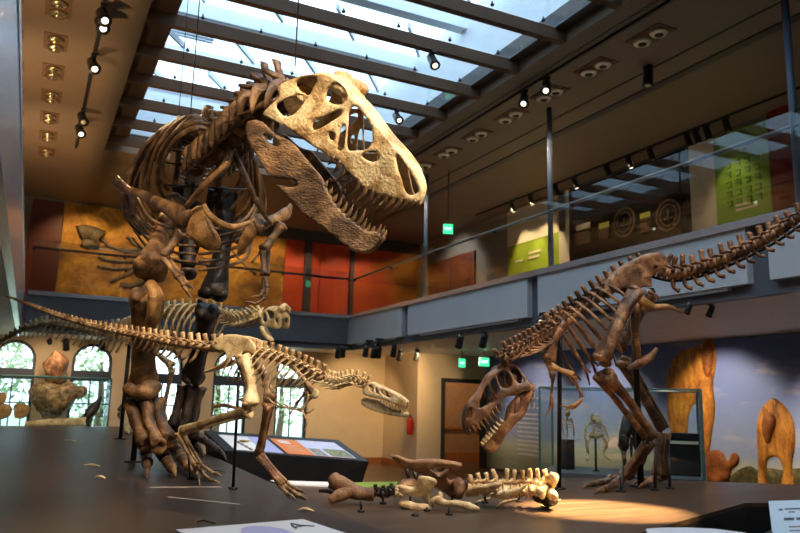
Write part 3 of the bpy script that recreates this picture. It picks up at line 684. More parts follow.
    # head
    b_, s_ = at(530, 389, 5.88), at(464, 424, 5.72); Fh, Uh, Sh = frame(b_, s_, .04); Lh = (s_ - b_).length
    def w(u, v):
        q = u / Lh; k = .15 - .085 * smooth01(q)
        if q > .8: k *= max(.2, 1 - ((q - .8) / .2) ** 2 * .85)
        return k * (1 - .3 * smooth01(v / .25))
    o = [(530, 391), (535, 387), (529, 382), (525, 376), (519, 368), (511, 363.5), (504, 366), (496, 370), (489, 375), (483, 386), (474, 398), (467, 407.5), (463.5, 417), (462.5, 426), (466, 431.5), (476, 424.5), (485, 418.5), (492.5, 411), (500, 402), (511, 394), (521, 392)]
    h = [[(499, 376), (504, 373), (509, 377), (509.5, 384), (504, 386.5), (500, 382)], [(511.5, 370), (515.5, 367.5), (519.5, 374), (523, 380), (518.5, 381.5), (514.5, 377)], [(491, 383.5), (494.5, 380), (496.5, 387), (495.5, 394), (492.5, 392)],
         [(484, 394), (488, 388), (489.5, 393), (494, 398), (492, 401), (485, 404.5), (480, 405)], [(467.5, 411), (470, 408.5), (470.5, 413), (468.5, 417)]]
    def ex(m, near, far):
        m.ball(near(518, 377).lerp(far(518, 377), .5), (.08, .09, .07), (Fh, Sh, Uh), 10, 7)
        m.ball(near(503, 367) + Uh * .01, (.05, .02, .03), (Fh, Sh, Uh)); m.ball(far(503, 367) + Uh * .01, (.05, .02, .03), (Fh, Sh, Uh))
    sk, n1, f1 = skull_half('skull', R_, M, b_, Fh, Uh, Sh, o, h, w, .11, .028, 4.5, dorsal=[(3, 13)], bulge=.02, nz=.004, extra=ex)
    px = 5.8 / FPX
    for x, y, l in [(500, 403, 7), (496, 408, 8), (492.5, 412, 9), (489, 415.5, 9.5), (485, 419, 9), (481, 422, 8.5), (477, 424.5, 8), (473, 427, 7), (469.5, 430, 6.5), (466.5, 431, 6)]:
        for f in (n1, f1): p = f(x, y - 1); tooth(sk, p, p - Uh * (l * px) - Fh * (l * px * .15), .011, B_TOOTH, -Fh)
    jb, jt = at(531, 393, 5.88), at(485, 448, 5.74); Fj, Uj, Sj = frame(jb, jt, .04); Lj = (jt - jb).length
    if Uj.dot(Fh) < 0: pass
    jo = [(533, 390), (526, 391), (518, 394), (511, 402), (508, 412), (506, 419), (500, 425), (493, 435), (486, 442), (482, 447), (488.5, 452), (496, 450.5), (504, 440), (513, 427), (524, 416), (529, 404), (532.5, 395)]
    jw, n2, f2 = skull_half('lower_jaw', R_, M, jb, Fj, Uj, Sj, jo, [[(516, 402), (519, 399), (518, 408), (514, 412)]], lambda u, v: max(.014, .135 - .06 * u / Lj - .05 * smooth01((u / Lj - .6) / .4)), .11, .03, 4.5, nz=.005)
    dn = (at(497, 428, 5.8) - at(505, 435, 5.8)).normalized()
    for x, y, l in [(503, 421, 6), (500, 425, 7), (497.5, 428.5, 7.5), (495, 432, 8), (492, 435.5, 8), (489, 438.5, 7), (486.5, 441.5, 7), (484, 444, 6)]:
        for f in (n2, f2): p = f(x + 1, y + 1); tooth(jw, p, p + dn * (l * px), .010, B_IVORY, -Fj)
subadult()

# ================================================================ horned carnotaur behind
def carnotaur():
    R_ = thing('carnotaur_skeleton', 'pale horned dinosaur skeleton standing far back behind the adult, ribs and blunt skull showing', 'dinosaur skeleton', GL(138, 440))
    M = B_IVORY
    back = chain(A((128, 329, 11.5), (150, 319, 11.3), (175, 312, 11.0), (200, 311, 10.8), (222, 316, 10.6)), 14)
    for c, t, u, L in back: m = MB(); vertebra(m, c, t, u, .055, L, .13, .12, lean=.1); m.build('back_vertebra', M, R_)
    neck = chain(A((222, 316, 10.6), (235, 321, 10.45), (248, 319, 10.3), (262, 314, 10.2)), 9)
    for c, t, u, L in neck: m = MB(); vertebra(m, c, t, u, .065, L, .07, .14, lean=0, crib=.2, tpup=.6); m.build('neck_vertebra', M, R_)
    tail = chain(A((128, 329, 11.5), (100, 331, 11.8), (72, 327, 12.1), (45, 323, 12.4), (20, 331, 12.7), (0, 343, 12.95), (-25, 362, 13.2)), 28)
    for i, (c, t, u, L) in enumerate(tail):
        k = 1 - i / 36; m = MB(); vertebra(m, c, -t, u, .06 * k, L, .12 * k, .16 * k, lean=.3, thick=1.6); m.build('tail_vertebra', M, R_)
        m = MB(); s0 = c - u * .05 * k; m.tube([s0, s0 - u * .14 * k + t * .05, s0 - u * .3 * k + t * .16 * k], [.022 * k, .02 * k, .016 * k], 6, steps=5); m.build('chevron', M, R_)
    for i in range(3, 14):
        c, t, u, L = back[i]; q = i / 13; sd = t.cross(u); h = .25 + .3 * math.sin(math.pi * (q * .7 + .2))
        for s in (-1, 1): m = MB(); rib(m, c + u * .04, t, u, sd * s, .26, h, .02, back=.12); m.build('rib', M, R_)
    F = (back[7][0] - back[0][0]).normalized(); U = (V((0, 0, 1)) - F * F.z).normalized(); S = F.cross(U); hc = at(130, 331, 11.5)
    for s in (-1, 1):
        m = MB(); plate(m, [(x * .55, y * .45) for x, y in ILIUM], hc + S * (s * .12), F, U, S * s, .03, bend=.03); m.build('ilium', M, R_, subsurf=1, normals=True)
        bar('pubis', M, R_, [hc + S * (s * .1) - U * .1, hc + S * (s * .05) - U * .35 + F * .2, hc + S * .01 * s - U * .6 + F * .4], [.05, .03, .03], 8)
        k = (180 if s > 0 else 118)
    for (kx, kd, ax, ad, fx, fd) in ((172, 11.0, 163, 11.3, 172, 11.2), (146, 11.7, 120, 12.0, 128, 11.9)):
        lb('femur', M, R_, at(134, 334, (kd + 11.5) / 2), at(kx, 366, kd), .07, .045, .07); lb('tibia', M, R_, at(kx, 370, kd), at(ax, 410, ad), .06, .035, .05)
        g = at(fx, 430, fd); g.z = ZL + .06
        lb('foot_bone', M, R_, at(ax, 413, ad), g, .05, .035, .05)
        toes(R_, M, [[g, g + F * .12 + V((0, 0, -.01)), g + F * .26 + V((0, 0, -.05))], [g, g + F * .1 + S * .07, g + F * .2 + S * .14 + V((0, 0, -.05))], [g, g + F * .1 - S * .07, g + F * .2 - S * .14 + V((0, 0, -.05))]], .04)
    bar('upper_arm_bone', M, R_, A((216, 330, 10.6), (212, 338, 10.6)), [.03, .022], 5)
    rod(R_, V((hc.x, hc.y, ZL)), hc - U * .1, .03)
    b_, s_ = at(262, 318, 10.2), at(281, 320, 9.95); Fh, Uh, Sh = frame(b_, s_, .05)
    o = [(261, 325), (261, 316), (264, 310), (270, 309), (276, 309.5), (280, 306), (283, 309.5), (280.5, 313), (281.5, 319), (280.5, 328), (274, 328.5), (267, 326.5)]
    skull_half('skull', R_, M, b_, Fh, Uh, Sh, o, [[(268, 311.5), (272, 312), (274, 316), (270, 318)], [(263.5, 316), (266, 314), (267, 320), (264, 321)], [(276, 319), (278, 319), (278, 322), (276, 322)]],
               lambda u, v: .11 - .04 * max(0, u / .4), .1, .035, 3, dorsal=[(1, 8)], nz=.004)
    bar('lower_jaw', M, R_, A((261, 327, 10.12), (265, 335, 10.05), (272, 341, 9.98)), [.03, .04, .025], 8); bar('lower_jaw', M, R_, A((264, 327, 10.32), (268, 335, 10.2), (272.5, 341, 10.0)), [.03, .04, .025], 8)
carnotaur()
# ================================================================ the hall
XR, YB, ZS, ZC, ZU = 7.2, 17.5, 2.92, 3.78, 6.5      # right balcony face, back balcony face, soffit, balcony cap, upper ceiling
M_FLOOR = ramp_mat('dark_timber_floor', [(.3, lin(70, 48, 32)), (.6, lin(100, 72, 50)), (.75, lin(122, 92, 66))], 1.6, .35, .05, stretch=(1, 8, 1))
M_PLAT = ramp_mat('dark_stained_platform', [(.3, lin(36, 26, 20)), (.55, lin(50, 37, 28)), (.75, lin(66, 49, 37))], 1.1, .40, .04, stretch=(6, .7, 1), dist=.004)
M_PLATR = ramp_mat('brown_platform', [(.3, lin(62, 46, 34)), (.55, lin(82, 62, 45)), (.75, lin(102, 78, 57))], 1.1, .36, .04, stretch=(.7, 6, 1), dist=.004)
M_BEIGE = plain('warm_beige_plaster', lin(214, 190, 152), .8, var=.04, scale=3)
M_SOFF = plain('soffit_plaster', lin(222, 212, 196), .5, var=.04, scale=2)
M_SOFFL = plain('pale_metal_soffit', lin(222, 216, 206), .5, .0, var=.04, scale=2)
M_FASC = plain('blue_grey_panel', lin(192, 194, 198), .5, var=.04, scale=1.5)
M_FASCD = plain('dark_blue_grey_panel', lin(92, 96, 104), .55, var=.04, scale=1.5)
M_CAP = plain('brushed_steel_cap', lin(222, 224, 230), .25, .75, var=.06, scale=4)
M_CEIL = plain('taupe_ceiling', lin(104, 86, 68), .6, var=.05, scale=1.2)
M_BEAM = plain('dark_bronze_beam', lin(88, 62, 42), .75, .0, var=.12, scale=3)
M_COLM = plain('blue_steel_column', lin(84, 98, 118), .45)
M_GREY = plain('grey_plaster', lin(120, 116, 110), .7, var=.04, scale=2)
M_DGREY = plain('dark_grey_paint', lin(52, 48, 46), .5, var=.08)
M_BLACK = plain('matt_black', (.012, .012, .013), .45, var=.1)
M_RED = plain('vermilion_panel', lin(186, 62, 16), .5, var=.12, scale=1.5)
M_DRED = plain('dark_red_panel', lin(110, 20, 14), .5, var=.1, scale=1.5)
M_WOOD = plain('warm_timber_trim', lin(150, 90, 44), .45, var=.15, scale=5)
M_GREEN = plain('olive_green_panel', lin(140, 150, 40), .45, var=.1, scale=2)
M_LIME = plain('leaf_green_panel', lin(122, 152, 46), .45, var=.08, scale=2)
M_CREAM = plain('cream_panel', lin(206, 186, 158), .5, var=.05, scale=3)
M_WHITE = plain('white_print', lin(232, 232, 236), .35, var=.02)
M_PALEB = plain('pale_grey_blue_print', lin(196, 212, 226), .35, var=.02)
M_LAV = plain('lavender_print', lin(176, 178, 226), .35, var=.03)
M_ORNG = plain('orange_print', lin(236, 128, 44), .35, var=.04)
M_INK = plain('grey_ink', lin(70, 72, 84), .5)
M_SILVER = plain('downlight_reflector', lin(200, 180, 140), .18, .9)
M_LAMP = emit_mat('lamp_glow', (1, .86, .62), 2.6)
M_GLASS = glass_mat('rail_glass', (.90, .94, .95), .2)
M_CASEG = glass_mat('case_glass', (.93, .97, .97), .1)
M_PANE = glass_mat('window_glass', (.9, .95, .97), .1)
M_SKYG = glass_mat('skylight_glass', (.78, .88, .95), .1)
M_CASEE = plain('green_glass_edge', lin(84, 116, 116), .15, var=.1)
M_GOLD = ramp_mat('golden_rock_wall', [(.3, lin(96, 62, 24)), (.48, lin(168, 116, 40)), (.62, lin(206, 152, 60)), (.75, lin(150, 104, 48))], 1.1, .7, .25, dist=.03)
M_ROCK = ramp_mat('grey_brown_relief', [(.3, lin(66, 56, 48)), (.6, lin(112, 98, 82)), (.75, lin(150, 130, 104))], 6, .7, .4)
M_BACKP = plain('black_glass_panel', lin(22, 17, 15), .3, var=.1)

wallbox('floor', -6, 12.9, -4.2, 20.6, -.1, 0, M_FLOOR)
# walls below the balconies
def flat_slab(m, outline, holes, fn, step=2.0):
    k = len(m.f); cdt_slab(m, outline, holes, step, fn, 0, 1)
    for i in range(k, len(m.sm)): m.sm[i] = False
WC = [-1.97, -.33, 1.31, 2.95, 4.6, 6.23]
def arch(cx, r, z0, zs, n=14): return [(cx - r, z0), (cx + r, z0)] + [(cx + r * math.cos(math.pi * i / n), zs + r * math.sin(math.pi * i / n)) for i in range(n + 1)]
m = MB(); flat_slab(m, [(-6, 0), (8.95, 0), (8.95, ZS), (-6, ZS)], [arch(c, .44, .55, 2.40) for c in WC], lambda x, z: (V((x, 19, z)), V((x, 19.3, z))))
struct(m.build('wall_back', M_BEIGE, normals=True))
for i, c in enumerate(WC):
    m = MB(); o = arch(c, .44, .55, 2.40)
    ins = [(c + (x - c) * .85, .62 if z < .6 else (z if z <= 2.40 else 2.40 + (z - 2.40) * .85)) for x, z in o]
    flat_slab(m, o, [ins], lambda x, z: (V((x, 19.06, z)), V((x, 19.16, z))))
    m.bb(c - .4, c + .4, 19.05, 19.17, 1.96, 2.2); m.bb(c - .4, c + .4, 19.09, 19.13, 1.42, 1.45); m.bb(c - .015, c + .015, 19.09, 19.13, .6, 2.0)
    w = struct(m.build('window_%d' % (i + 1), plain('blue_black_frame', lin(44, 52, 70), .4), normals=True))
    m = MB(); flat_slab(m, ins, [], lambda x, z: (V((x, 19.10, z)), V((x, 19.112, z)))); m.build('pane', M_PANE, w, normals=True)
wallbox('wall_return', 8.91, 9.1, 17.2, 19, 0, ZS, M_BEIGE)
m = MB(); m.bb(8.91, 9.68, 17, 17.2, 0, ZS); m.bb(10.94, 12.8, 17, 17.2, 0, ZS); m.bb(9.68, 10.94, 17, 17.2, 2.22, ZS); struct(m.build('wall_end', M_BEIGE))
m = MB(); m.bb(9.1, 12.8, 19, 19.2, 0, ZS); m.bb(12.6, 12.8, 17.2, 19, 0, ZS); struct(m.build('wall_passage', plain('passage_brown', lin(150, 112, 74), .7)))
m = MB(); m.bb(9.60, 9.70, 16.96, 17.24, 0, 2.3); m.bb(10.92, 11.0, 16.96, 17.24, 0, 2.3); m.bb(9.7, 10.92, 16.96, 17.24, 2.2, 2.3)
d = struct(m.build('door_1', M_DGREY))
m = MB(); m.bb(9.72, 9.77, 17.24, 18.3, .02, 2.18); m.build('door_leaf', M_DGREY, d)
wallbox('trim_1', 9.3, 12.6, 18.9, 19, .93, 1.0, M_WOOD); wallbox('trim_2', 9.1, 12.6, 18.93, 19, 0, .28, M_WOOD)
wallbox('baseboard_back', 6.85, 8.91, 18.96, 19, 0, .16, M_WOOD); wallbox('baseboard_end', 8.88, 9.6, 16.96, 17, 0, .16, M_WOOD)
wallbox('baseboard_return', 8.88, 8.91, 17, 19, 0, .16, M_WOOD)
wallbox('wall_right_lower', 11.0, 11.2, -4.2, 17, 0, ZS, M_GREY)
wallbox('wall_left', -6.2, -6, -4.2, 20.6, 0, ZU, M_GREY); wallbox('wall_front', -6.2, 11.4, -4.4, -4.2, 0, ZU, M_GREY)
# balconies
wallbox('floor_mezzanine_right', 7.3, 12.9, -4.2, 20.6, ZS, 3.7, M_SOFF); wallbox('floor_mezzanine_back', -.3, 7.3, 17.6, 20.6, ZS, 3.7, M_SOFF)
m = MB()
for k in range(14): m.bb(-6, -.36, -4.2 + 1.55 * k + .012, -4.2 + 1.55 * (k + 1) - .012, ZS, ZS + .06)
m.bb(-6, -.34, -4.2, 20.6, ZS + .02, 3.7); struct(m.build('floor_mezzanine_left', M_SOFFL))
wallbox('trim_3', 7.22, 7.34, -4.2, 17.6, ZS, 3.72, M_FASCD); wallbox('trim_4', -.2, 7.3, 17.53, 17.65, ZS, 3.72, M_FASCD)
GAPS = [onx(408, 320, 7.2).y, onx(536.5, 295, 7.2).y, onx(761, 240, 7.2).y, 1.0, -3]
ys = [17.45] + GAPS
for i in range(5):
    a, b = ys[i] - (.14 if i else 0), ys[i + 1] + .14
    m = MB(); m.bb(7.12, 7.22, b, a, 3.06, 3.70); m.bb(7.15, 7.22, b + .3, a - .5, 3.02, 3.06)
    o = struct(m.build('trim_%d' % (5 + i), M_FASC))
wallbox('trim_10', -.2, 7.2, 17.45, 17.54, 3.06, 3.70, M_FASCD); wallbox('trim_11', -.34, -.26, -4.2, 17.5, ZS, 3.72, M_CAP)
wallbox('trim_12', 7.08, 7.36, -4.2, 17.5, 3.70, 3.79, M_CAP); wallbox('trim_13', -.2, 7.36, 17.41, 17.68, 3.70, 3.79, M_CAP); wallbox('trim_14', -.46, -.25, -4.2, 17.5, 3.70, 3.79, M_CAP)
def railing(p0, p1, label, n):
    p0, p1 = V(p0), V(p1); t = (p1 - p0).normalized(); nrm = t.cross(V((0, 0, 1))); L = (p1 - p0).length
    R_ = thing('glass_railing', label, 'railing', p0)
    for i in range(n):
        a = p0 + t * (L * i / n + .012); b = p0 + t * (L * (i + 1) / n - .012); c = (a + b) / 2
        m = MB(); m.box(c + V((0, 0, .56)), ((b - a).length / 2, .006, .56), (t, nrm, V((0, 0, 1)))); m.build('glass_panel', M_GLASS, R_)
        m = MB(); m.box(a + V((0, 0, .9)), (.02, .03, .025), (t, nrm, V((0, 0, 1)))); m.build('clamp', STEEL, R_)
    m = MB(); m.tube([p0 + V((0, 0, .95)) - nrm * .03, p1 + V((0, 0, .95)) - nrm * .03], [.028, .028], 10); m.build('handrail', M_FASCD, R_)
railing((7.22, 17.4, 3.79), (7.22, -4.1, 3.79), 'glass railing with steel handrail along the right balcony', 10)
railing((-.2, 17.53, 3.79), (7.2, 17.53, 3.79), 'glass railing with dark handrail along the back balcony', 4)
railing((-.42, -4.1, 3.79), (-.42, 17.4, 3.79), 'glass railing along the left balcony seen almost end-on', 10)
for i, (x, y) in enumerate(((548, 267), (422, 300), (796, 199))):
    p = onx(x, y, 7.2); m = MB(); m.cyl((7.26, p.y, 3.78), (7.26, p.y, ZU), .042, n=14); struct(m.build('column_%d' % (i + 1), M_COLM))
# upper walls
wallbox('wall_back_upper', -6.2, 10.7, 20.3, 20.5, 3.7, ZU, M_GREY)
wallbox('wall_right_upper', 10.5, 10.7, -4.2, 20.3, 3.7, ZU, M_GREY)
def bpanel(name, x0, x1, z0, z1, mat, label, cat='wall panel', t=.04):
    m = MB(); m.bb(x0, x1, 20.3 - t, 20.3, z0, z1); o = m.build(name, mat, None, (x0, 20.3, z0))
    return tag(o, label, cat) if cat else o
gx0, gx1 = ony(59, 260, 20.26).x, ony(284, 270, 20.26).x
gold = bpanel('rock_wall_panel', gx0, gx1, 3.72, 6.45, M_GOLD, 'golden brown rock panel with a fossil skeleton set in it, on the back balcony wall', 'fossil panel', .06)
def gpx(x, y): return ony(x, y, 20.2)
for pts, r in (([(80, 234), (86, 232), (93, 233), (100, 238)], .34), ([(82, 241), (90, 244), (99, 243)], .22), ([(100, 236), (110, 246), (124, 250), (140, 250)], .07), ([(128, 236), (135, 244), (142, 246)], .07),
               ([(98, 256), (108, 260), (125, 261), (142, 262)], .07), ([(97, 266), (112, 268), (135, 268)], .06), ([(110, 282), (122, 276), (138, 268)], .06), ([(120, 284), (134, 286), (144, 280)], .1), ([(252, 262), (262, 250), (268, 240)], .05), ([(232, 250), (242, 262), (256, 274)], .05)):
    bar('fossil_bone', M_ROCK, gold, [gpx(*p) for p in pts], [(r * .4, r * .7), (r * .35, r * .5), (r * .4, r * .7)], 10, up=(0, 0, 1), rough=.03)
bpanel('red_wall_panel', ony(27, 250, 20.26).x, gx0 - .02, 3.72, 6.45, plain('maroon_panel', lin(84, 24, 18), .5), 'dark red wall panel left of the golden rock panel on the back balcony')
bpanel('red_wall_panel', gx1 + .02, ony(304, 280, 20.26).x, 3.72, 6.2, M_RED, 'narrow vermilion wall panel right of the golden rock panel')
xa, xb, xc, xd = [ony(p, 280, 20.26).x for p in (311, 319, 349, 353)]
bpanel('red_wall_panel', xa, xb, 3.72, 6.2, M_RED, 'very narrow vermilion panel between two dark posts on the back balcony')
bpanel('red_wall_panel', xb + .02, xc, 3.72, 6.2, M_RED, 'vermilion wall panel beside the dark post, behind the glass railing corner')
bpanel('red_wall_panel', xd, 10.5, 3.72, 6.2, M_RED, 'widest vermilion wall panel, in the far right corner of the back balcony')
bpanel('dark_post', ony(304, 280, 20.2).x, ony(311, 280, 20.2).x, 3.72, 6.3, M_DGREY, 'dark post between red panels, left one', 'post', .12)
bpanel('dark_post', xc, xd, 3.72, 6.3, M_DGREY, 'dark post between red panels, right one above the railing corner', 'post', .12)
wallbox('trim_15', gx1 - 1, 10.5, 20.1, 20.3, 6.2, ZU, M_DGREY)
def rpanel(name, pa, pb, z0, z1, mat, label, cat='wall panel', t=.05):
    ya, yb = onx(pa, 220, 10.46).y, onx(pb, 200, 10.46).y
    m = MB(); m.bb(10.5 - t, 10.5, min(ya, yb), max(ya, yb), z0, z1); return tag(m.build(name, mat, None, (10.5, ya, z0)), label, cat), ya, yb
g1, ya, yb = rpanel('green_panel', 508, 566, 3.72, 5.55, M_GREEN, 'olive green exhibit panel beside the blue steel column on the upper right wall')
m = MB(); m.bb(10.44, 10.5, yb, ya, 5.55, 6.45); m.build('panel_top', M_CREAM, g1)
m = MB(); m.bb(10.44, 10.5, yb - .12, yb + .25, 3.72, 6.46); m.build('panel_edge', M_CREAM, g1)
for k, (y_, z_, w_) in enumerate(((.35, 5.1, .3), (.9, 5.22, .45), (.3, 4.35, .35), (.8, 4.45, .4), (.9, 5.1, .4))):
    m = MB(); m.bb(10.43, 10.45, ya - y_ - w_, ya - y_, z_, z_ + .05); m.build('caption', M_CREAM, g1)
dk, ya, yb = rpanel('dark_display_panel', 569.5, 691, 3.72, 6.4, M_BACKP, 'black glossy display panel with captions and two ring emblems on the upper right wall', 'display panel', .06)
for (x, y) in ((624, 222), (668, 215)):
    c = onx(x, y, 10.43); m = MB()
    for r0, r1 in ((.27, .31), (.19, .21)):
        n = 36; vs = []; fs = []
        for i in range(n):
            a = 2 * math.pi * i / n
            for q in (r0, r1):
                for xx in (10.425, 10.445): vs.append(V((xx, c.y + q * math.cos(a), c.z + q * math.sin(a))))
        for i in range(n):
            j = (i + 1) % n
            fs += [(4 * i, 4 * i + 2, 4 * j + 2, 4 * j), (4 * i + 1, 4 * j + 1, 4 * j + 3, 4 * i + 3), (4 * i + 2, 4 * i + 3, 4 * j + 3, 4 * j + 2), (4 * i, 4 * j, 4 * j + 1, 4 * i + 1)]
        m.add(vs, fs, False)
    m.bb(10.425, 10.445, c.y - .02, c.y + .02, c.z - .1, c.z + .1); m.bb(10.425, 10.445, c.y - .1, c.y + .1, c.z - .08, c.z - .04)
    m.build('ring_emblem', plain('ring_print', lin(112, 84, 66), .5), dk, normals=True)
M_YEL = plain('yellow_print', lin(196, 190, 70), .5)
for (x0, y0, x1, y1, mt) in ((576, 226, 590, 229, M_CREAM), (576, 231, 590, 242, M_BEAM), (599, 224, 609, 227, M_YEL), (599, 229, 609, 238, M_BEAM), (640, 214, 650, 217, M_YEL), (640, 219, 652, 230, M_BEAM)):
    a, b = onx(x0, y0, 10.43), onx(x1, y1, 10.43); m = MB(); m.bb(10.425, 10.445, b.y, a.y, b.z, a.z); m.build('caption', mt, dk)
rpanel('cream_panel', 692, 717, 3.72, 6.4, M_CREAM, 'cream exhibit panel between the black display and the green panel on the upper right wall')
g2, ya, yb = rpanel('green_panel', 717.5, 773, 3.72, 6.4, M_LIME, 'leaf green exhibit panel with faint lettering on the upper right wall')
M_LIMED = plain('darker_green_print', lin(88, 116, 34), .5)
for r in range(5):
    for k in range(4):
        y0 = yb + .18 + .19 * (3 - k); z0 = 5.75 - .17 * r
        m = MB(); m.bb(10.443, 10.452, y0, y0 + .03, z0, z0 + .11); m.bb(10.443, 10.452, y0, y0 + .12, z0 + .085, z0 + .11); m.bb(10.443, 10.452, y0, y0 + .1, z0 + (.04 if (r + k) % 2 else 0), z0 + (.06 if (r + k) % 2 else .02)); m.build('letter', M_LIMED, g2)
for z_, w_ in ((5.05, .28), (4.97, .42), (4.2, .3)):
    m = MB(); m.bb(10.443, 10.452, ya - .4 - w_, ya - .4, z_, z_ + .04); m.build('caption', M_CREAM, g2)
rpanel('red_wall_panel', 773.5, 800, 3.72, 6.5, M_DRED, 'dark red panel behind the rightmost steel column on the upper right wall')
m = MB(); a, b = onx(430, 250, 10.47), onx(475, 250, 10.47); m.bb(10.44, 10.5, b.y, a.y, 3.72, 5.75); d2 = struct(m.build('door_2', plain('dark_rust_door', lin(96, 40, 24), .5)))
m = MB(); m.bb(10.42, 10.5, (a.y + b.y) / 2 - .03, (a.y + b.y) / 2 + .03, 3.72, 5.75); m.build('door_frame', M_DGREY, d2)
# upper ceiling and skylight
SX0, SX1, SY0, SY1 = .9, 6.05, -2.0, 15.45
m = MB(); m.bb(-6.2, SX0, -4.4, 20.5, ZU, 7.0); m.bb(SX1, 11.4, -4.4, 20.5, ZU, 7.0); m.bb(SX0, SX1, SY1, 20.5, ZU, 7.0); m.bb(SX0, SX1, -4.4, SY0, ZU, 7.0)
struct(m.build('ceiling', M_CEIL))
wallbox('trim_16', SX0, 1.28, SY0, SY1, 6.66, 6.9, M_BEAM); wallbox('trim_17', 5.86, SX1, SY0, SY1, 6.66, 6.9, M_DGREY)
wallbox('trim_18', 6.32, 6.36, -4, 17, ZU - .012, ZU, M_DGREY); wallbox('trim_19', 8.05, 8.2, -4, 20, ZU - .02, ZU, M_DGREY); wallbox('trim_20', 7.62, 7.65, -4, 20, ZU - .012, ZU, M_DGREY)
BY = [7.43 + 1.07 * k for k in range(-8, 8)]
for y in BY: wallbox('ceiling_beam', SX0, SX1, y, y + .11, ZU, 6.67, M_BEAM)
M_WHITEP = plain('white_painted_steel', lin(222, 226, 230), .5, var=.03)
for i in range(len(BY) - 1):
    y0, y1 = BY[i] + .11, BY[i + 1]
    m = MB(); m.bb(1.28, 5.86, y0, y1, 6.675, 6.69); p = struct(m.build('skylight_pane', M_SKYG))
    if y0 > 5:
        for yy in (y0 + .1, y1 - .1):
            m = MB()
            for k in range(6): m.ball((1.6 + .8 * k, yy, 6.655), (.028, .028, .022), seg=8, rings=5); m.cyl((1.6 + .8 * k, yy, 6.65), (1.6 + .8 * k, yy, 6.70), .012, n=6)
            m.build('fixing', M_BLACK, p)
m = MB()
for x in (SX0 - .05, SX1 + .05): m.bb(x - .05, x + .05, SY0, SY1, 6.9, 8.2)
for y in (SY0, SY1): m.bb(SX0, SX1, y - .05, y + .05, 6.9, 8.2)
struct(m.build('wall_lightwell', M_WHITEP))
for k in range(9):
    m = MB(); y = 1.0 + 1.8 * k; m.bb(SX0, SX1, y, y + .22, 7.9, 8.15)
    for q in range(4): m.box((1.6 + 1.3 * q, y + .9, 7.95), (.55, .025, .05), (V((.6, .8, 0)), V((-.8, .6, 0)), V((0, 0, 1))))
    if k % 2 == 0:
        for q in range(8): m.bb(1.0 + (k % 3) * 1.4, 2.4 + (k % 3) * 1.4, y + .3 + .12 * q, y + .36 + .12 * q, 8.05, 8.12)
    struct(m.build('roof_beam', M_WHITEP))
# recessed downlights
ORD = ['nearest', 'second', 'third', 'fourth', 'fifth', 'sixth', 'seventh', 'eighth', 'ninth', 'tenth']
def downlight(x, y, lab, along, mat, grp, s=1.0):
    R_ = thing('recessed_downlight', lab, 'ceiling light', (x, y, ZU), grp)
    m = MB(); m.bb(x - .17 * s, x + .17 * s, y - .3 * s, y + .3 * s, ZU - .012, ZU - .001); m.build('frame', M_BEAM, R_)
    for q in (-1, 1):
        m = MB(); c = V((x, y + q * .15 * s, ZU - .01)); m.tube([c, c - V((0, 0, .03)), c - V((0, 0, .05))], [.12 * s, .12 * s, .10 * s], 16); lr = m.build('reflector', mat, R_)
        m = MB(); m.ball(c - V((0, 0, .05)), (.06 * s, .06 * s, .03), seg=10, rings=6); m.build('bulb', M_BLACK if mat is not M_SILVER else M_SILVER, lr)
M_REFD = plain('dull_reflector', lin(214, 200, 180), .35, .3)
for k in range(8): downlight(6.9, 6.75 + 1.07 * k, 'recessed double downlight in the right ceiling, %s of its row' % (ORD[k] + ('' if k == 0 else ' from the near end')), 1, M_REFD, 'right ceiling downlights')
for k in range(7): downlight(-.14, 9.8 + 1.07 * k, 'bright recessed double downlight in the left ceiling, %s of its row' % (ORD[k] + ('' if k == 0 else ' from the near end')), 1, M_SILVER, 'left ceiling downlights', .9)
for k in range(7): downlight(-.62, 9.8 + 1.07 * k, 'small downlight above the left balcony edge, %s of its row' % (ORD[k] + ('' if k == 0 else ' from the near end')), 1, M_SILVER, 'left balcony downlights', .45)
# spotlights on tracks
def spot_fixture(p, aim, lab, lit=True, grp=None, s=1.0, drop=.12):
    p = V(p); aim = V(aim); dn = V((0, 0, -1)); j = p + dn * drop * s; a = (aim - j).normalized()
    R_ = thing('track_spotlight', lab, 'spotlight', p, grp)
    m = MB(); m.cyl(p, j, .018 * s, n=8); m.bb(p.x - .03 * s, p.x + .03 * s, p.y - .05 * s, p.y + .05 * s, p.z - .03 * s, p.z); m.build('stem', M_BLACK, R_)
    m = MB(); m.tube([j - a * .1 * s, j - a * .09 * s, j + a * .1 * s, j + a * .13 * s], [.04 * s, .055 * s, .06 * s, .07 * s], 14); m.build('can', M_BLACK, R_)
    m = MB(); m.cyl(j + a * .131 * s, j + a * .136 * s, .034 * s, n=14); m.build('lens', M_LAMP if lit else M_REFD, R_)
    return j + a * .2 * s
def track(x, y0, y1, z, lab):
    m = MB(); m.bb(x - .02, x + .02, y0, y1, z - .035, z); tag(m.build('light_track', M_BLACK, None, (x, y0, z)), lab, 'light track')
track(.37, 2, 15.6, ZU, 'black lighting track along the left ceiling'); track(6.46, 4, 14, ZU, 'black lighting track beside the skylight'); track(10.0, 4, 16, ZU, 'black lighting track above the upper right wall panels')
head = at(345, 140, 5.2)
for (x, y, lab, lit) in ((108, 6, 'lit spotlight at the near end of the left ceiling track', 1), (106, 14, 'spotlight tucked behind the nearest one on the left ceiling track', 1), (95, 55, 'lit spotlight midway along the left ceiling track', 1),
                         (85, 110, 'unlit spotlight toward the far end of the left ceiling track', 0), (80, 122, 'lit spotlight at the far end of the left ceiling track', 1)):
    p = onz(x, y, ZU - .03); spot_fixture((.37, p.y, ZU - .03), (1.5, p.y - 5, 1.5), lab, lit, 'left ceiling spotlights', 1.25)
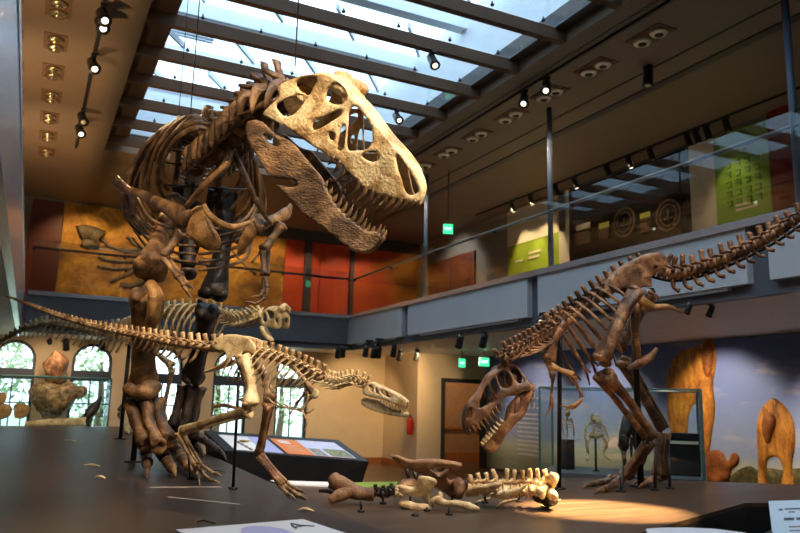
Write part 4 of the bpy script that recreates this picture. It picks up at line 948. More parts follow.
for (x, y, lab) in ((444, 48, 'lit spotlight clamped to a skylight beam, the larger one'), (405, 110, 'lit spotlight on a far skylight beam just above the adult\'s snout')):
    p = onz(x, y - 6, ZU); y_ = min(BY, key=lambda q: abs(q - p.y)); spot_fixture((p.x, y_ + .05, ZU), (4.5, 4.5, 1), lab, 1, 'skylight beam spotlights', 1.1)
for (x, y, lab) in ((512, 92, 'left one of the two lit spotlights beside the skylight'), (540, 80, 'right one of the two lit spotlights beside the skylight')):
    p = onz(x, y - 4, ZU - .03); spot_fixture((6.46, p.y, ZU - .03), (3, p.y - 4, 1), lab, 1, 'spotlights beside the skylight', 1.2)
p = onz(648, 66, ZU); spot_fixture(p, p + V((-.3, 0, -3)), 'lone unlit spotlight hanging from the right ceiling', 0, None, 1.2)
for (x, lab, lit) in ((512, 'lit spotlight over the olive green panel, left one', 1), (531, 'lit spotlight over the olive green panel, right one', 1), (556, 'unlit spotlight just right of the blue steel column', 0), (575, 'lit spotlight over the left end of the black display panel', 1),
                      (608, 'unlit spotlight over the middle of the black display panel', 0), (630, 'lit spotlight over the right half of the black display panel', 1), (652, 'unlit spotlight over the right end of the black display panel', 0),
                      (690, 'first of three dark spotlights over the cream panel', 0), (699, 'second of three dark spotlights over the cream panel', 0), (710, 'third of three dark spotlights over the cream panel', 0), (730, 'dark spotlight over the leaf green panel', 0)):
    yy = onx(x, 190, 10.0).y; spot_fixture((10.0, yy, ZU - .03), (10.5, yy - .1, 4.9), lab, lit, 'upper right wall spotlights', 1.0)
for (x, y, d, lab, lit) in ((338, 353, 17.6, 'dark spotlight under the back balcony, leftmost of the row', 0), (343, 351, 17.2, 'dark spotlight under the back balcony, second of the row', 0), (366, 349, 16.8, 'dark spotlight under the balcony above the young skull', 0),
                            (374, 350, 17.2, 'lit spotlight under the balcony above the young skull', 1), (379, 349, 17.2, 'dark spotlight beside the lit one above the young skull', 0), (394, 348, 16.6, 'lit spotlight under the balcony nearest the fire extinguisher', 1), (400, 356, 18, 'dark spotlight just right of the lit one near the extinguisher', 0),
                            (417, 354, 17.8, 'dark spotlight above the fire extinguisher', 0), (460, 346, 13.5, 'spotlight hanging above the left green exit sign', 0), (484, 346, 13.2, 'dark spotlight behind the neck of the leaning skeleton', 0), (652, 324, 7.9, 'dark spotlight above the large mural animal, left one', 0),
                            (690, 329, 8.8, 'dark spotlight above the large mural animal, right one', 0), (712, 333, 9.0, 'dark spotlight in front of the mural sky', 0), (50, 341, 17.2, 'dark spotlight above the frilled skull, left one', 0), (66, 342, 17.2, 'dark spotlight above the frilled skull, right one', 0), (103, 340, 17.2, 'dark spotlight under the back balcony before the arched window', 0)):
    q = at(x, y, d); q.z = ZS; spot_fixture(q, (q.x + .4, q.y + 1.5, 1.0), lab, lit, 'spotlights under the balconies', 1.1 if d > 10 else .62)
for (x, y, lab) in ((543, 316, 'left one of two lit lamps on the balcony edge behind the leaning ribs'), (558, 314, 'right one of two lit lamps on the balcony edge behind the leaning ribs'), (368, 337, 'dark lamp on the balcony edge above the young skull, left one'), (378, 337, 'dark lamp on the balcony edge above the young skull, right one')):
    q = onx(x, y - 3, 7.02); spot_fixture((7.02, q.y, 3.04), (4.6, q.y - 1.5, 1), lab, x > 500, 'balcony edge lamps', .9, .06)
    m = MB(); m.bb(6.98, 7.15, q.y - .05, q.y + .05, 3.03, 3.07); tag(m.build('lamp_bracket', M_BLACK, None, (7.0, q.y, 3.03)), ('bracket of the ' + lab.split(' one')[0].split(' on the')[0] + ' on the balcony edge') if x > 500 else 'bracket of the %s dark balcony lamp above the young skull' % ('left' if x < 370 else 'right'), 'bracket')
# exit signs
def exit_sign(p, right, lab, w=.34, h=.22, z1=None):
    p = V(p); right = V(right).normalized(); nr = right.cross(V((0, 0, 1)))
    R_ = thing('exit_sign', lab, 'exit sign', p)
    m = MB(); m.box(p, (w / 2, .02, h / 2), (right, nr, V((0, 0, 1)))); m.build('housing', emit_mat('exit_green', (.05, .9, .35), 1.3), R_)
    if z1: m = MB(); m.cyl(p + V((0, 0, h / 2)), V((p.x, p.y, z1)), .012, n=8); m.build('stem', M_BLACK, R_)
    cu = bpy.data.curves.new('exit_lettering', 'FONT'); cu.body = 'EXIT'; cu.size = min(h * .72, w * .36); cu.align_x = 'CENTER'; cu.align_y = 'CENTER'; cu.extrude = .003
    o = bpy.data.objects.new('exit_lettering', cu); COL.objects.link(o); o.parent = R_
    o.matrix_local = Matrix(((right.x, 0, nr.x, nr.x * .026), (right.y, 0, nr.y, nr.y * .026), (0, 1, 0, 0), (0, 0, 0, 1)))
    bpy.context.view_layer.update(); me = bpy.data.meshes.new_from_object(o); mw = o.matrix_local.copy(); bpy.data.objects.remove(o)
    o = bpy.data.objects.new('lettering', me); COL.objects.link(o); o.parent = R_; o.matrix_local = mw
    me.materials.clear(); me.materials.append(emit_mat('exit_white', (.8, 1, .85), 2.2))
exit_sign(ony(462, 363, 15.6), (1, 0, 0), 'narrow green exit sign under the balcony, left one', .17, .21, ZS)
exit_sign(ony(484, 362, 15.0), (1, 0, 0), 'green exit sign under the balcony, right one over the doorway', .27, .2, ZS)
exit_sign(at(448, 229, 15.5), (1, -.3, 0), 'green exit sign high up on the upper balcony', .20, .2, ZU)
# fire extinguisher
p = onx(411.5, 424, 8.86); R_ = thing('fire_extinguisher', 'red fire extinguisher on the beige wall left of the doorway', 'fire extinguisher', (8.91, p.y, p.z - .25))
M_EXT = plain('extinguisher_red', lin(186, 34, 24), .3)
m = MB(); c = V((8.82, p.y, p.z - .26)); m.tube([c, c + V((0, 0, .02)), c + V((0, 0, .36)), c + V((0, 0, .42)), c + V((0, 0, .44))], [.07, .085, .085, .05, .03], 16); m.build('cylinder', M_EXT, R_)
m = MB(); m.cyl(c + V((0, 0, .44)), c + V((0, 0, .49)), .02); m.bb(c.x - .08, c.x + .02, c.y - .012, c.y + .012, c.z + .48, c.z + .5); m.build('valve', M_BLACK, R_)
m = MB(); m.tube([c + V((0, -.02, .47)), c + V((-.02, -.12, .4)), c + V((-.02, -.1, .12))], [.012, .012], 8, steps=12); m.build('hose', M_BLACK, R_)
m = MB(); m.bb(8.9, 8.912, c.y - .05, c.y + .05, c.z + .1, c.z + .3); m.build('bracket', M_SILVER, R_)
# ================================================================ platforms and displays
def slab(name, pts, z0, z1, mat, lab, cat):
    o = thing(name, lab, cat, (pts[0][0], pts[0][1], z0))
    m = MB(); m.prism([V((x, y, z0)) for x, y in pts], (0, 0, z1 - z0 - .03)); m.build('body', M_BLACK, o, normals=True)
    m = MB(); m.prism([V((x, y, z1 - .03)) for x, y in pts], (0, 0, .03)); m.build('deck', mat, o, normals=True); return o
slab('display_platform', [(-5.5, 3.8), (1.32, 3.8), (1.32, 3.0), (1.67, 3.0), (1.72, 4.17), (1.765, 5.1), (1.81, 6.03), (1.88, 7.3), (1.93, 8.2), (1.95, 9.4), (1.95, 17.0), (-5.5, 17.0)], 0, ZL, M_PLAT, 'large dark raised platform under the adult and juvenile skeletons', 'platform')
slab('display_platform', [(1.69, 3.0), (2.5, 3.0), (3.1, 3.32), (5.07, 4.18), (5.6, 4.05), (9.2, 3.4), (9.2, 4.2), (7.0, 5.0), (6.2, 5.5), (5.2, 6.1), (4.2, 6.3), (3.0, 6.05), (2.4, 6.1), (1.85, 6.4), (1.82, 6.03), (1.74, 4.17)], 0, ZR, M_PLATR, 'brown raised platform under the scattered bones and the leaning skeleton', 'platform')
for pts, lab in (([(168, 496.5), (240, 504), (240, 505), (168, 497.5)], 'thin pale seam line on the dark platform, nearer one'), ([(150, 487), (222, 486.5), (222, 487.3), (150, 487.8)], 'thin pale seam line on the dark platform by the feet')):
    m = MB(); m.prism([GL(*q, .0005) for q in pts], (0, 0, .0015)); tag(m.build('seam_line', plain('seam_grey', lin(150, 140, 130), .5), None, GL(*pts[0]), normals=True), lab, 'seam')
for (x, y, l, lab) in ((70, 440, 12, 'small curled chip on the platform at far left'), (92, 465, 16, 'small chip lying on the platform behind another'), (100, 477, 10, 'smallest chip on the platform at left'), (206, 522, 18, 'dark curved chip on the platform above the front print'), (218, 471, 14, 'dark flat chip beside the far foot'), (306, 510, 16, 'pale chip near the platform edge')):
    a, b = GL(x - l / 2, y, .008), GL(x + l / 2, y + 1, .008); m = MB(); m.tube([a, a.lerp(b, .5) + V((0, .02, .01)), b], [(.006, .004), (.02, .008), (.006, .004)], 7, up=(0, 0, 1), steps=8); tag(m.build('bone_chip', B_JUVL if 'pale' in lab or 'small' in lab else B_DARK, None, a), lab, 'bone chip')

# --- scattered bones on the right platform
def bone_thing(name, lab, px, py): return thing(name, lab, 'fossil bone', GR(px, py))
def legs(R_, spots):
    for (x, y, yt, d) in spots:
        p = GR(x, y); q = at(x, yt, d); rod(R_, p, V((p.x, p.y, max(q.z, p.z + .02))), .008)
D0 = 5.18
R_ = bone_thing('limb_bone', 'brown limb bone with a forked end, left end of the bone row', 361, 510)
m = MB(); m.tube(A((330, 481, D0), (340, 484, D0), (352, 491, D0 - .03), (364, 494, D0 - .05), (374, 494, D0 - .05)), [.05, .062, .055, .042, .05], 12, steps=18); m.tube(A((330, 501, D0 - .1), (338, 496, D0 - .08), (350, 491, D0 - .05)), [.028, .045, .04], 10, steps=10)
m.ball(at(335, 480, D0), (.055, .05, .05)); m.rough(.008, 12); m.build('shaft', B_UMBER, R_)
m = MB(); m.tube(A((319, 491, D0 + .1), (328, 491, D0 + .08), (336, 494, D0)), [.012, .016, .02], 7, steps=8); m.build('splint', B_DARK, R_)
legs(R_, [(361, 512, 494, D0 - .05)])
R_ = bone_thing('vertebra_row', 'short run of dark vertebrae beside the forked limb bone', 384, 503)
for i, (x, y) in enumerate(((376, 493), (384, 494), (392, 492), (398, 494))):
    m = MB(); vertebra(m, at(x, y, D0 - .02), V((1, .1, 0)), V((0, 0, 1)), .028, .06, .03, .05, thick=1.6); m.build('vertebra', B_DARK if i < 3 else B_CREAM, R_)
legs(R_, [(383, 504, 494, D0)])
def px_plate(R_, name, mat, outline, d, tilt, th, holes=(), cup=0.0, step=4, nz=.012):
    xs = sum(p[0] for p in outline) / len(outline); ys = sum(p[1] for p in outline) / len(outline)
    N = (ROT @ V(tilt)).normalized(); pl = px_plane(at(xs, ys, d), N); m = MB()
    def fn(x, y):
        p = pl(x, y); k = min(1, (((x - xs) / 30) ** 2 + ((y - ys) / 18) ** 2)); return p - N * (th * .5 + cup * (1 - k)), p + N * (th * .5 + cup * (1 - k))
    cdt_slab(m, outline, list(holes), step, fn, nz); return m.build(name, mat, R_, subsurf=1, normals=True)
R_ = bone_thing('pelvis_bone', 'big dark tan hip bone with pointed blades, tallest of the scattered bones', 440, 505)
px_plate(R_, 'upper_blade', B_UMBER, [(390, 455), (398, 455.5), (412, 460), (428, 459.5), (445, 460.5), (461, 463.5), (459, 467), (450, 470), (446, 475), (452, 482), (460, 478), (464, 484), (465.5, 492), (460, 497), (450, 496), (440, 489), (430, 481), (423, 473), (414, 468.5), (404, 466.5), (396, 461)], D0 + .12, (0, .55, -1), .03, [[(428, 467), (439, 465), (448, 466.5), (441, 474), (434, 473.5)]], .012, 3, .018)
px_plate(R_, 'rear_blade', B_DARK, [(402, 461), (415, 462), (430, 464), (436, 470), (446, 480), (440, 482), (428, 474), (414, 470), (405, 467)], D0 + .3, (0, .5, -1), .03, (), .01, 3, .018)
m = MB(); m.tube(A((406, 467, D0 + .15), (409, 480, D0 + .12)), [.016, .012], 7); m.tube(A((414, 469, D0 + .2), (417, 482, D0 + .15)), [.018, .012], 7); m.build('prong', B_DARK, R_)
m = MB(); m.ball(at(408, 486, D0 + .1), (.085, .06, .05)); m.ball(at(420, 487, D0 + .15), (.06, .06, .05)); m.rough(.02, 14); m.build('knob', B_UMBER, R_)
m = MB(); m.ball(at(460, 488, D0 + .05), (.05, .05, .06)); m.ball(at(467, 487, D0 + .08), (.04, .05, .04)); m.rough(.015, 14); m.build('joint', B_UMBER, R_)
legs(R_, [(410, 506, 488, D0 + .12), (452, 502, 492, D0 + .1)])
R_ = bone_thing('shoulder_bone', 'pale cream flat bone standing upright in front of the hip bone', 425, 510)
px_plate(R_, 'blade', B_CREAM, [(417, 477), (424, 475.5), (432, 477), (437, 482), (433, 489), (430, 496), (432, 506), (428, 507.5), (425, 499), (419, 496), (409, 495), (400, 492), (398, 486), (408, 487.5), (416, 487)], D0 - .12, (.1, .2, -1), .025, (), .01, 3, .016)
R_['label'] = R_['label']
legs(R_, [(427, 511, 504, D0 - .12)])
R_ = bone_thing('foot_bone_fossil', 'thick cream bone lying low beneath the upright flat bone', 415, 514)
m = MB(); m.tube(A((400, 506, D0 - .2), (404, 505, D0 - .2), (416, 508, D0 - .22), (427, 508, D0 - .22), (430, 506, D0 - .2)), [.026, .036, .03, .034, .02], 10, steps=14); m.rough(.008, 16); m.build('shaft', B_CREAM, R_)
legs(R_, [(415, 516, 508, D0 - .22)])
R_ = bone_thing('limb_bone', 'cream paddle-shaped limb bone pointing right in front of the backbone', 455, 512)
m = MB(); m.tube(A((431, 503, D0 - .22), (437, 500, D0 - .22), (446, 503, D0 - .24), (460, 504, D0 - .26), (471, 507, D0 - .28), (479, 509, D0 - .28)), [(.02, .02), (.03, .03), (.016, .018), (.016, .022), (.018, .03), (.01, .012)], 10, up=(0, .3, 1), steps=18); m.ball(at(440, 496, D0 - .2), (.02, .02, .03)); m.rough(.005, 16); m.build('shaft', B_CREAM, R_)
legs(R_, [(449, 515, 504, D0 - .24)])
R_ = bone_thing('backbone_section', 'row of pinkish cream vertebrae with upright spines, right end of the bone row', 510, 505)
vs = A((468, 489, D0 + .02), (490, 489, D0), (515, 490, D0 - .02), (538, 489, D0 - .03), (553, 487, D0 - .05))
for i, (c, t, u, L) in enumerate(chain(vs, 10)):
    m = MB(); vertebra(m, c, t, u, .05, L, .055 + (.03 if i > 2 else 0) + random.uniform(-.012, .012), .12, lean=.35 * (1 if i < 4 else random.uniform(-.3, .3)), thick=2.3, tpup=-.25); m.rough(.012, 22); m.build('vertebra', B_CREAM, R_)
px_plate(R_, 'rib_plate', B_CREAM, [(465, 492), (472, 487), (486, 484), (500, 482), (502, 485), (494, 490), (482, 494), (468, 496)], D0 - .12, (.1, .5, -1), .02, (), .008)
px_plate(R_, 'rib_plate', B_CREAM, [(490, 494), (505, 490), (520, 488), (528, 484), (522, 491), (510, 496), (496, 497)], D0 - .12, (.1, .5, -1), .02, (), .008)
m = MB()
for k in range(7): m.ball(at(541 + random.uniform(0, 13), 478 + random.uniform(0, 18), D0 - .1 + random.uniform(-.08, .08)), (random.uniform(.03, .05), .04, random.uniform(.03, .06)))
m.rough(.02, 16); m.build('sacral_block', B_CREAM, R_)
m = MB(); m.ball(at(548, 499, D0 - .05), (.07, .08, .05)); m.ball(at(540, 497, D0 - .02), (.05, .06, .045)); m.rough(.015, 14); m.build('matrix_block', B_DARK, R_)
legs(R_, [(485, 503, 490, D0), (519, 502, 490, D0), (546, 508, 496, D0 - .05)])
for (x0, y0, x1, y1, d, mt, lab, nm) in ((478, 498, 460, 508, 0, B_IVORY, 'thin pale rib lying on the platform below the backbone, longer one', 'rib_fragment'), (505, 499, 485, 507, 0, B_IVORY, 'thin pale rib lying on the platform below the backbone, shorter one', 'rib_fragment'), (548, 500, 528, 508, 0, B_IVORY, 'thin pale rib lying on the platform under the dark end block', 'rib_fragment')):
    m = MB(); m.tube([GR(x0 + 12, y0, .01), GR((x0 + x1) / 2 + 8, (y0 + y1) / 2 - 1, .014), GR(x1 + 12, y1, .01)], [.006, .009, .005], 7, steps=10); tag(m.build(nm, mt, None, GR(x0, y0)), lab, 'fossil rib')

# --- reading rail lectern in the middle distance
def quad(TL, TR, BR): return TL, TR, BR, TL + (BR - TR)
def on_face(Q, a, b, lift=0.0):
    TL, TR, BR, BL = Q; n = (TR - TL).cross(BL - TL).normalized(); n = n if n.z > 0 else -n
    return TL + (TR - TL) * a + (BL - TL) * b + n * lift
def face_patch(Q, a0, b0, a1, b1, lift, t, name, mat, parent, label=None):
    m = MB(); p = [on_face(Q, a, b, lift) for a, b in ((a0, b0), (a1, b0), (a1, b1), (a0, b1))]; n = (p[1] - p[0]).cross(p[3] - p[0]).normalized(); n = n if n.z > 0 else -n
    m.prism(p, n * t); return m.build(name, mat, parent, label=label, normals=True)
Q = quad(at(204, 430.5, 9.9), at(338, 440, 9.5), at(369, 461.5, 8.9))
R_ = thing('reading_rail', 'long black slanted lectern with white, purple and orange prints behind the dark platform', 'lectern', V((Q[2].x, Q[2].y, 0)))
cen = (Q[0] + Q[1] + Q[2] + Q[3]) / 4; base = [V((cen.x + (p.x - cen.x) * .86, cen.y + (p.y - cen.y) * .55, 0)) for p in Q]
m = MB(); ok = list(Q); mid = [Q[i].lerp(base[i], .3) for i in range(4)]
m.add(ok + base, [(0, 1, 2, 3), (7, 6, 5, 4)] + [(i, (i + 1) % 4, 4 + (i + 1) % 4, 4 + i) for i in range(4)], False); m.build('body', M_BLACK, R_, normals=True)
w_ = face_patch(Q, .08, .2, .43, .94, .002, .006, 'print', M_WHITE, R_, 'white and purple print'); face_patch(Q, .29, .2, .43, .94, .0085, .002, 'purple_block', M_LAV, w_)
m = MB(); c = on_face(Q, .245, .42, .011); m.ball(c, (.07, .07, .004)); m.build('yellow_spot', plain('yellow_spot', lin(236, 206, 70), .4), w_)
for k in range(4): face_patch(Q, .16 + .012 * k, .5 + .1 * k, .185 + .012 * k, .6 + .1 * k, .0085, .003, 'picture', plain('brown_picture', lin(110, 70, 50), .5), w_)
o_ = face_patch(Q, .46, .2, .93, .94, .002, .006, 'print', M_ORNG, R_, 'orange and lavender print'); face_patch(Q, .65, .2, .93, .94, .0085, .002, 'lavender_block', plain('pale_lavender', lin(206, 206, 232), .4), o_)
face_patch(Q, .66, .6, .745, .92, .011, .002, 'picture', plain('grey_picture', lin(150, 140, 130), .4, var=.5, scale=30), o_); face_patch(Q, .77, .58, .92, .92, .011, .002, 'picture', plain('green_picture', lin(124, 126, 84), .4, var=.6, scale=30), o_)
for k in range(2): face_patch(Q, .5, .3 + .08 * k, .58, .35 + .08 * k, .009, .002, 'caption', M_WHITE, o_)
for k in range(6): face_patch(Q, .5, .52 + .055 * k, .61, .54 + .055 * k, .009, .002, 'caption', plain('peach_print', lin(250, 190, 140), .4), o_)
for pts, mt, lab, nm in (([(270, 481.5), (336, 483.5), (340, 487.5), (279, 485)], M_WHITE, 'long white label strip at the back edge of the brown platform', 'label_strip'), ([(340, 484), (398, 483), (392, 490), (356, 492)], M_LIME, 'lime green label lying behind the forked limb bone', 'label_card')):
    m = MB(); m.prism([onz(x, y, ZR + .002) for x, y in pts], (0, 0, .012)); tag(m.build(nm, mt, None, onz(*pts[0], ZR), normals=True), lab, 'label')
# --- front prints
Q = quad(at(176, 530.5, 3.35), at(303, 520, 3.4), at(352, 536, 3.0))
R_ = thing('reading_rail', 'white print with a blue oval at the near edge of the dark platform', 'lectern', V((Q[2].x, Q[2].y, 0)))
m = MB(); n_ = (Q[1] - Q[0]).cross(Q[3] - Q[0]).normalized(); m.add([p - V((0, 0, .02)) for p in Q] + [V((p.x, p.y, 0)) for p in Q], [(0, 1, 2, 3), (7, 6, 5, 4)] + [(i, (i + 1) % 4, 4 + (i + 1) % 4, 4 + i) for i in range(4)], False); m.build('body', M_BLACK, R_, normals=True)
w_ = face_patch(Q, 0, 0, 1, 1, -.012, .016, 'print', M_WHITE, R_)
m = MB(); ctr = on_face(Q, .53, .62, .006); ax = (Q[1] - Q[0]); ay = (Q[3] - Q[0]); ring = [ctr + ax * (.16 * math.cos(a * math.pi / 16)) + ay * (.42 * math.sin(a * math.pi / 16)) for a in range(32)]
m.prism(ring, V((0, 0, .002))); m.build('blue_oval', M_LAV, w_, normals=True)
for (a, b, a2, b2) in ((.80, .35, .84, .2), (.84, .2, .86, .32), (.78, .42, .9, .38), (.84, .3, .93, .45), (.80, .35, .78, .5)):
    m = MB(); m.tube([on_face(Q, a, b, .006), on_face(Q, a2, b2, .006)], [(.006, .002), (.003, .002)], 6, up=(0, 0, 1)); m.build('sketch_line', M_INK, w_)
R_ = thing('reading_rail', 'black lectern top with a curved white print at the near edge of the brown platform', 'lectern', at(700, 545, 3.2) * 1.0)
top = [at(*p) for p in ((646, 534, 3.45), (664, 528, 3.5), (690, 524.5, 3.52), (715, 525, 3.5), (742, 528, 3.42), (766, 533, 3.3), (775, 552, 3.05), (650, 552, 3.1))]
zt = sum(p.z for p in top) / len(top)
m = MB(); m.prism([V((p.x, p.y, 0)) for p in top], (0, 0, zt - .012)); m.build('body', M_BLACK, R_, normals=True)
m = MB(); m.prism([V((p.x, p.y, zt - .012)) for p in top], (0, 0, .014)); m.build('print', M_WHITE, R_, normals=True)
Q = quad(at(768.5, 503, 3.85), at(842, 501, 3.85), at(856, 548, 3.45))
R_ = thing('information_sign', 'pale blue-grey text sign on a black stand in the bottom right corner', 'sign', V((Q[2].x, Q[2].y, 0)))
face_patch(Q, 0, 0, 1, 1, 0, .012, 'board', M_PALEB, R_); c = on_face(Q, .5, .5, -.002); m = MB(); m.cyl((c.x, c.y, .9), c, .03); m.cyl((c.x, c.y, .9), (c.x, c.y, .92), .16); m.build('stand', M_BLACK, R_)
for (a0, a1, b, t) in ((.12, .17, .2, .03), (.2, .9, .19, .022), (.24, .33, .26, .02), (.17, .3, .4, .05), (.33, .6, .4, .05), (.64, .88, .4, .05), (.22, .85, .58, .02), (.22, .8, .66, .02), (.22, .86, .74, .02)):
    face_patch(Q, a0, b, a1, b + t, .012, .002, 'text_line', M_INK if t > .021 else plain('rose_ink', lin(150, 110, 118), .5), R_)
m = MB(); pts = [V((x, y, 0)) for x, y in ((3.35, 2.95), (5.15, 3.78), (5.75, 3.6), (5.6, 2.2), (3.7, 1.9))]
m.prism(pts, (0, 0, .9)); tag(m.build('black_plinth', M_BLACK, None, pts[0], normals=True), 'black plinth in front of the brown platform at bottom right', 'plinth')

# --- glass case with small skeletons
CZ = .93
cP = [at(540, 470, 8.3), at(704, 470, 7.75)]; cP = [V((p.x, p.y, CZ)) for p in cP]; cx_ = (cP[1] - cP[0]).normalized(); cy_ = V((-cx_.y, cx_.x, 0)); LW = (cP[1] - cP[0]).length; DP = 1.0; HT = .93
R_ = thing('glass_display_case', 'long glass display case holding small skeletons, behind the leaning skeleton', 'display case', V((cP[0].x, cP[0].y, 0)))
m = MB(); m.prism([cP[0] + V((0, 0, -CZ)), cP[1] + V((0, 0, -CZ)), cP[1] + cy_ * DP + V((0, 0, -CZ)), cP[0] + cy_ * DP + V((0, 0, -CZ))], (0, 0, CZ)); m.build('plinth', M_FASCD, R_, normals=True)
Zv = V((0, 0, 1))
for (o, a, w) in ((cP[0], cx_, LW), (cP[0] + cy_ * DP, cx_, LW), (cP[0], cy_, DP), (cP[1], cy_, DP)):
    m = MB(); nn = a.cross(Zv); m.box(o + a * (w / 2) + Zv * (HT / 2), (w / 2, .005, HT / 2), (a, nn, Zv)); m.build('glass_pane', M_CASEG, R_)
m = MB(); m.box(cP[0] + cx_ * (LW / 2) + cy_ * (DP / 2) + Zv * (HT + .006), (LW / 2 + .008, DP / 2 + .008, .006), (cx_, cy_, Zv)); m.build('glass_top', M_CASEG, R_)
for (o, a, w) in ((cP[0] + Zv * HT, cx_, LW), (cP[0] + cy_ * DP + Zv * HT, cx_, LW), (cP[0] + Zv * HT, cy_, DP), (cP[1] + Zv * HT, cy_, DP)):
    m = MB(); m.tube([o, o + a * w], [.009, .009], 4, smooth=False); m.build('glass_edge', M_CASEE, R_)
for o in (cP[0], cP[1], cP[0] + cy_ * DP, cP[1] + cy_ * DP):
    m = MB(); r = .016 if (o - cP[1]).length < .1 or (o - cP[1] - cy_ * DP).length < .1 else .012; m.box(o + Zv * (HT / 2), (r, .008, HT / 2), (cx_, cy_, Zv)); m.build('corner_post', M_CASEE, R_)
def in_case(px, t): # base point on the case floor at depth fraction t, in line with px
    r = ray(px, 470); q = cP[0] + cy_ * (DP * t); n = cy_; k = (q - CAM).dot(n) / r.dot(n); p = CAM + r * k; return V((p.x, p.y, CZ))
p = in_case(568, .5); R_ = thing('small_skeleton', 'tiny upright skeleton on a black block at the left of the glass case', 'small skeleton', p)
m = MB(); m.box(p + Zv * .17, (.055, .055, .17)); m.build('black_block', M_BLACK, R_)
c = p + Zv * .34
m = MB(); m.tube([c, c + Zv * .12, c + Zv * .27], [.006, .008, .012], 7, steps=8); m.build('backbone', B_JUV, R_)
m = MB(); m.ball(c + Zv * .30, (.032, .04, .04)); m.build('skull', B_JUV, R_)
for s in (-1, 1):
    m = MB()
    for k in range(4): z = c + Zv * (.14 + .03 * k); m.tube([z, z + V((s * .05, -.02, -.005)), z + V((s * .045, -.05, -.04))], [.006, .005, .003], 5, steps=6)
    m.build('rib_cage', B_JUV, R_)
    m = MB(); m.tube([c + V((s * .05, 0, .25)), c + V((s * .085, -.01, .14)), c + V((s * .06, -.04, .03))], [.008, .007, .006], 6, steps=8); m.build('limb', B_JUV, R_)
p = in_case(596, .45); R_ = thing('small_skeleton', 'cream four-limbed skeleton seen front-on, mounted on a rod inside the glass case', 'small skeleton', p)
rod(R_, p, p + Zv * .42, .013)
c = p + Zv * .42
m = MB(); m.ball(c + V((0, 0, .16)), (.05, .07, .04)); m.ball(c + V((0, -.06, .14)), (.03, .05, .025)); m.ball(c + V((.04, 0, .19)), (.02, .02, .04)); m.ball(c + V((-.04, 0, .19)), (.02, .02, .04)); m.rough(.018, 24); m.build('skull', B_JUVL, R_)
m = MB(); m.ball(c + V((0, 0, -.02)), (.11, .05, .035)); m.rough(.012, 20); m.build('pelvis', B_JUVL, R_)
for s in (-1, 1):
    m = MB(); m.tube([c + V((s * .05, 0, .12)), c + V((s * .13, 0, .08)), c + V((s * .17, -.02, -.04)), c + V((s * .14, -.05, -.1))], [.014, .014, .012, .01], 7, steps=12); m.build('front_limb', B_JUVL, R_)
    m = MB(); m.tube([c + V((s * .1, 0, -.04)), c + V((s * .15, -.02, -.12)), c + V((s * .11, 0, -.22)), c + V((s * .17, -.05, -.29))], [.016, .022, .014, .02], 7, steps=12); m.rough(.006, 20); m.build('hind_limb', B_JUVL, R_)
    m = MB()
    for k in range(4): m.tube([c + V((0, 0, .1 - .03 * k)), c + V((s * .07, -.04, .09 - .03 * k)), c + V((s * .05, -.08, .03 - .03 * k))], [.007, .007, .005], 5, steps=7)
    m.build('rib_cage', B_JUVL, R_)
p = in_case(632, .5); R_ = thing('dark_skeleton', 'blackened crouching skeleton behind the leaning skeleton\'s feet, inside the glass case', 'small skeleton', p)
rod(R_, p, p + Zv * .4, .015)
m = MB(); m.tube([p + V((-.16, -.05, .28)), p + V((-.1, -.03, .48)), p + V((.02, 0, .62)), p + V((.12, .02, .45)), p + V((.14, .02, .2))], [.05, .07, .08, .08, .05], 10, steps=18); m.rough(.03, 12); m.build('body', B_DARK, R_)
m = MB(); m.ball(p + V((-.17, -.06, .33)), (.05, .08, .1)); m.tube([p + V((-.17, -.06, .25)), p + V((-.2, -.1, .1))], [.04, .015], 8); m.rough(.015, 15); m.build('skull', B_DARK, R_)
for s in (-1, 1): m = MB(); m.tube([p + V((.1 * s, .02, .35)), p + V((.16 * s, -.05, .2)), p + V((.1 * s, 0, .01))], [.03, .025, .02], 7, steps=9); m.build('leg', B_DARK, R_)
p = in_case(684, .55); m = MB(); m.box(p + Zv * .23, (.17, .12, .23), (cx_, cy_, Zv)); o = tag(m.build('black_plinth', M_BLACK, None, p), 'tall black block at the right end inside the glass case', 'plinth')
m = MB(); m.box(p + Zv * .36 - cy_ * .125, (.16, .004, .016), (cx_, cy_, Zv)); m.build('label_strip', plain('pale_label', lin(226, 214, 180), .4), o)  # plain cream label strip
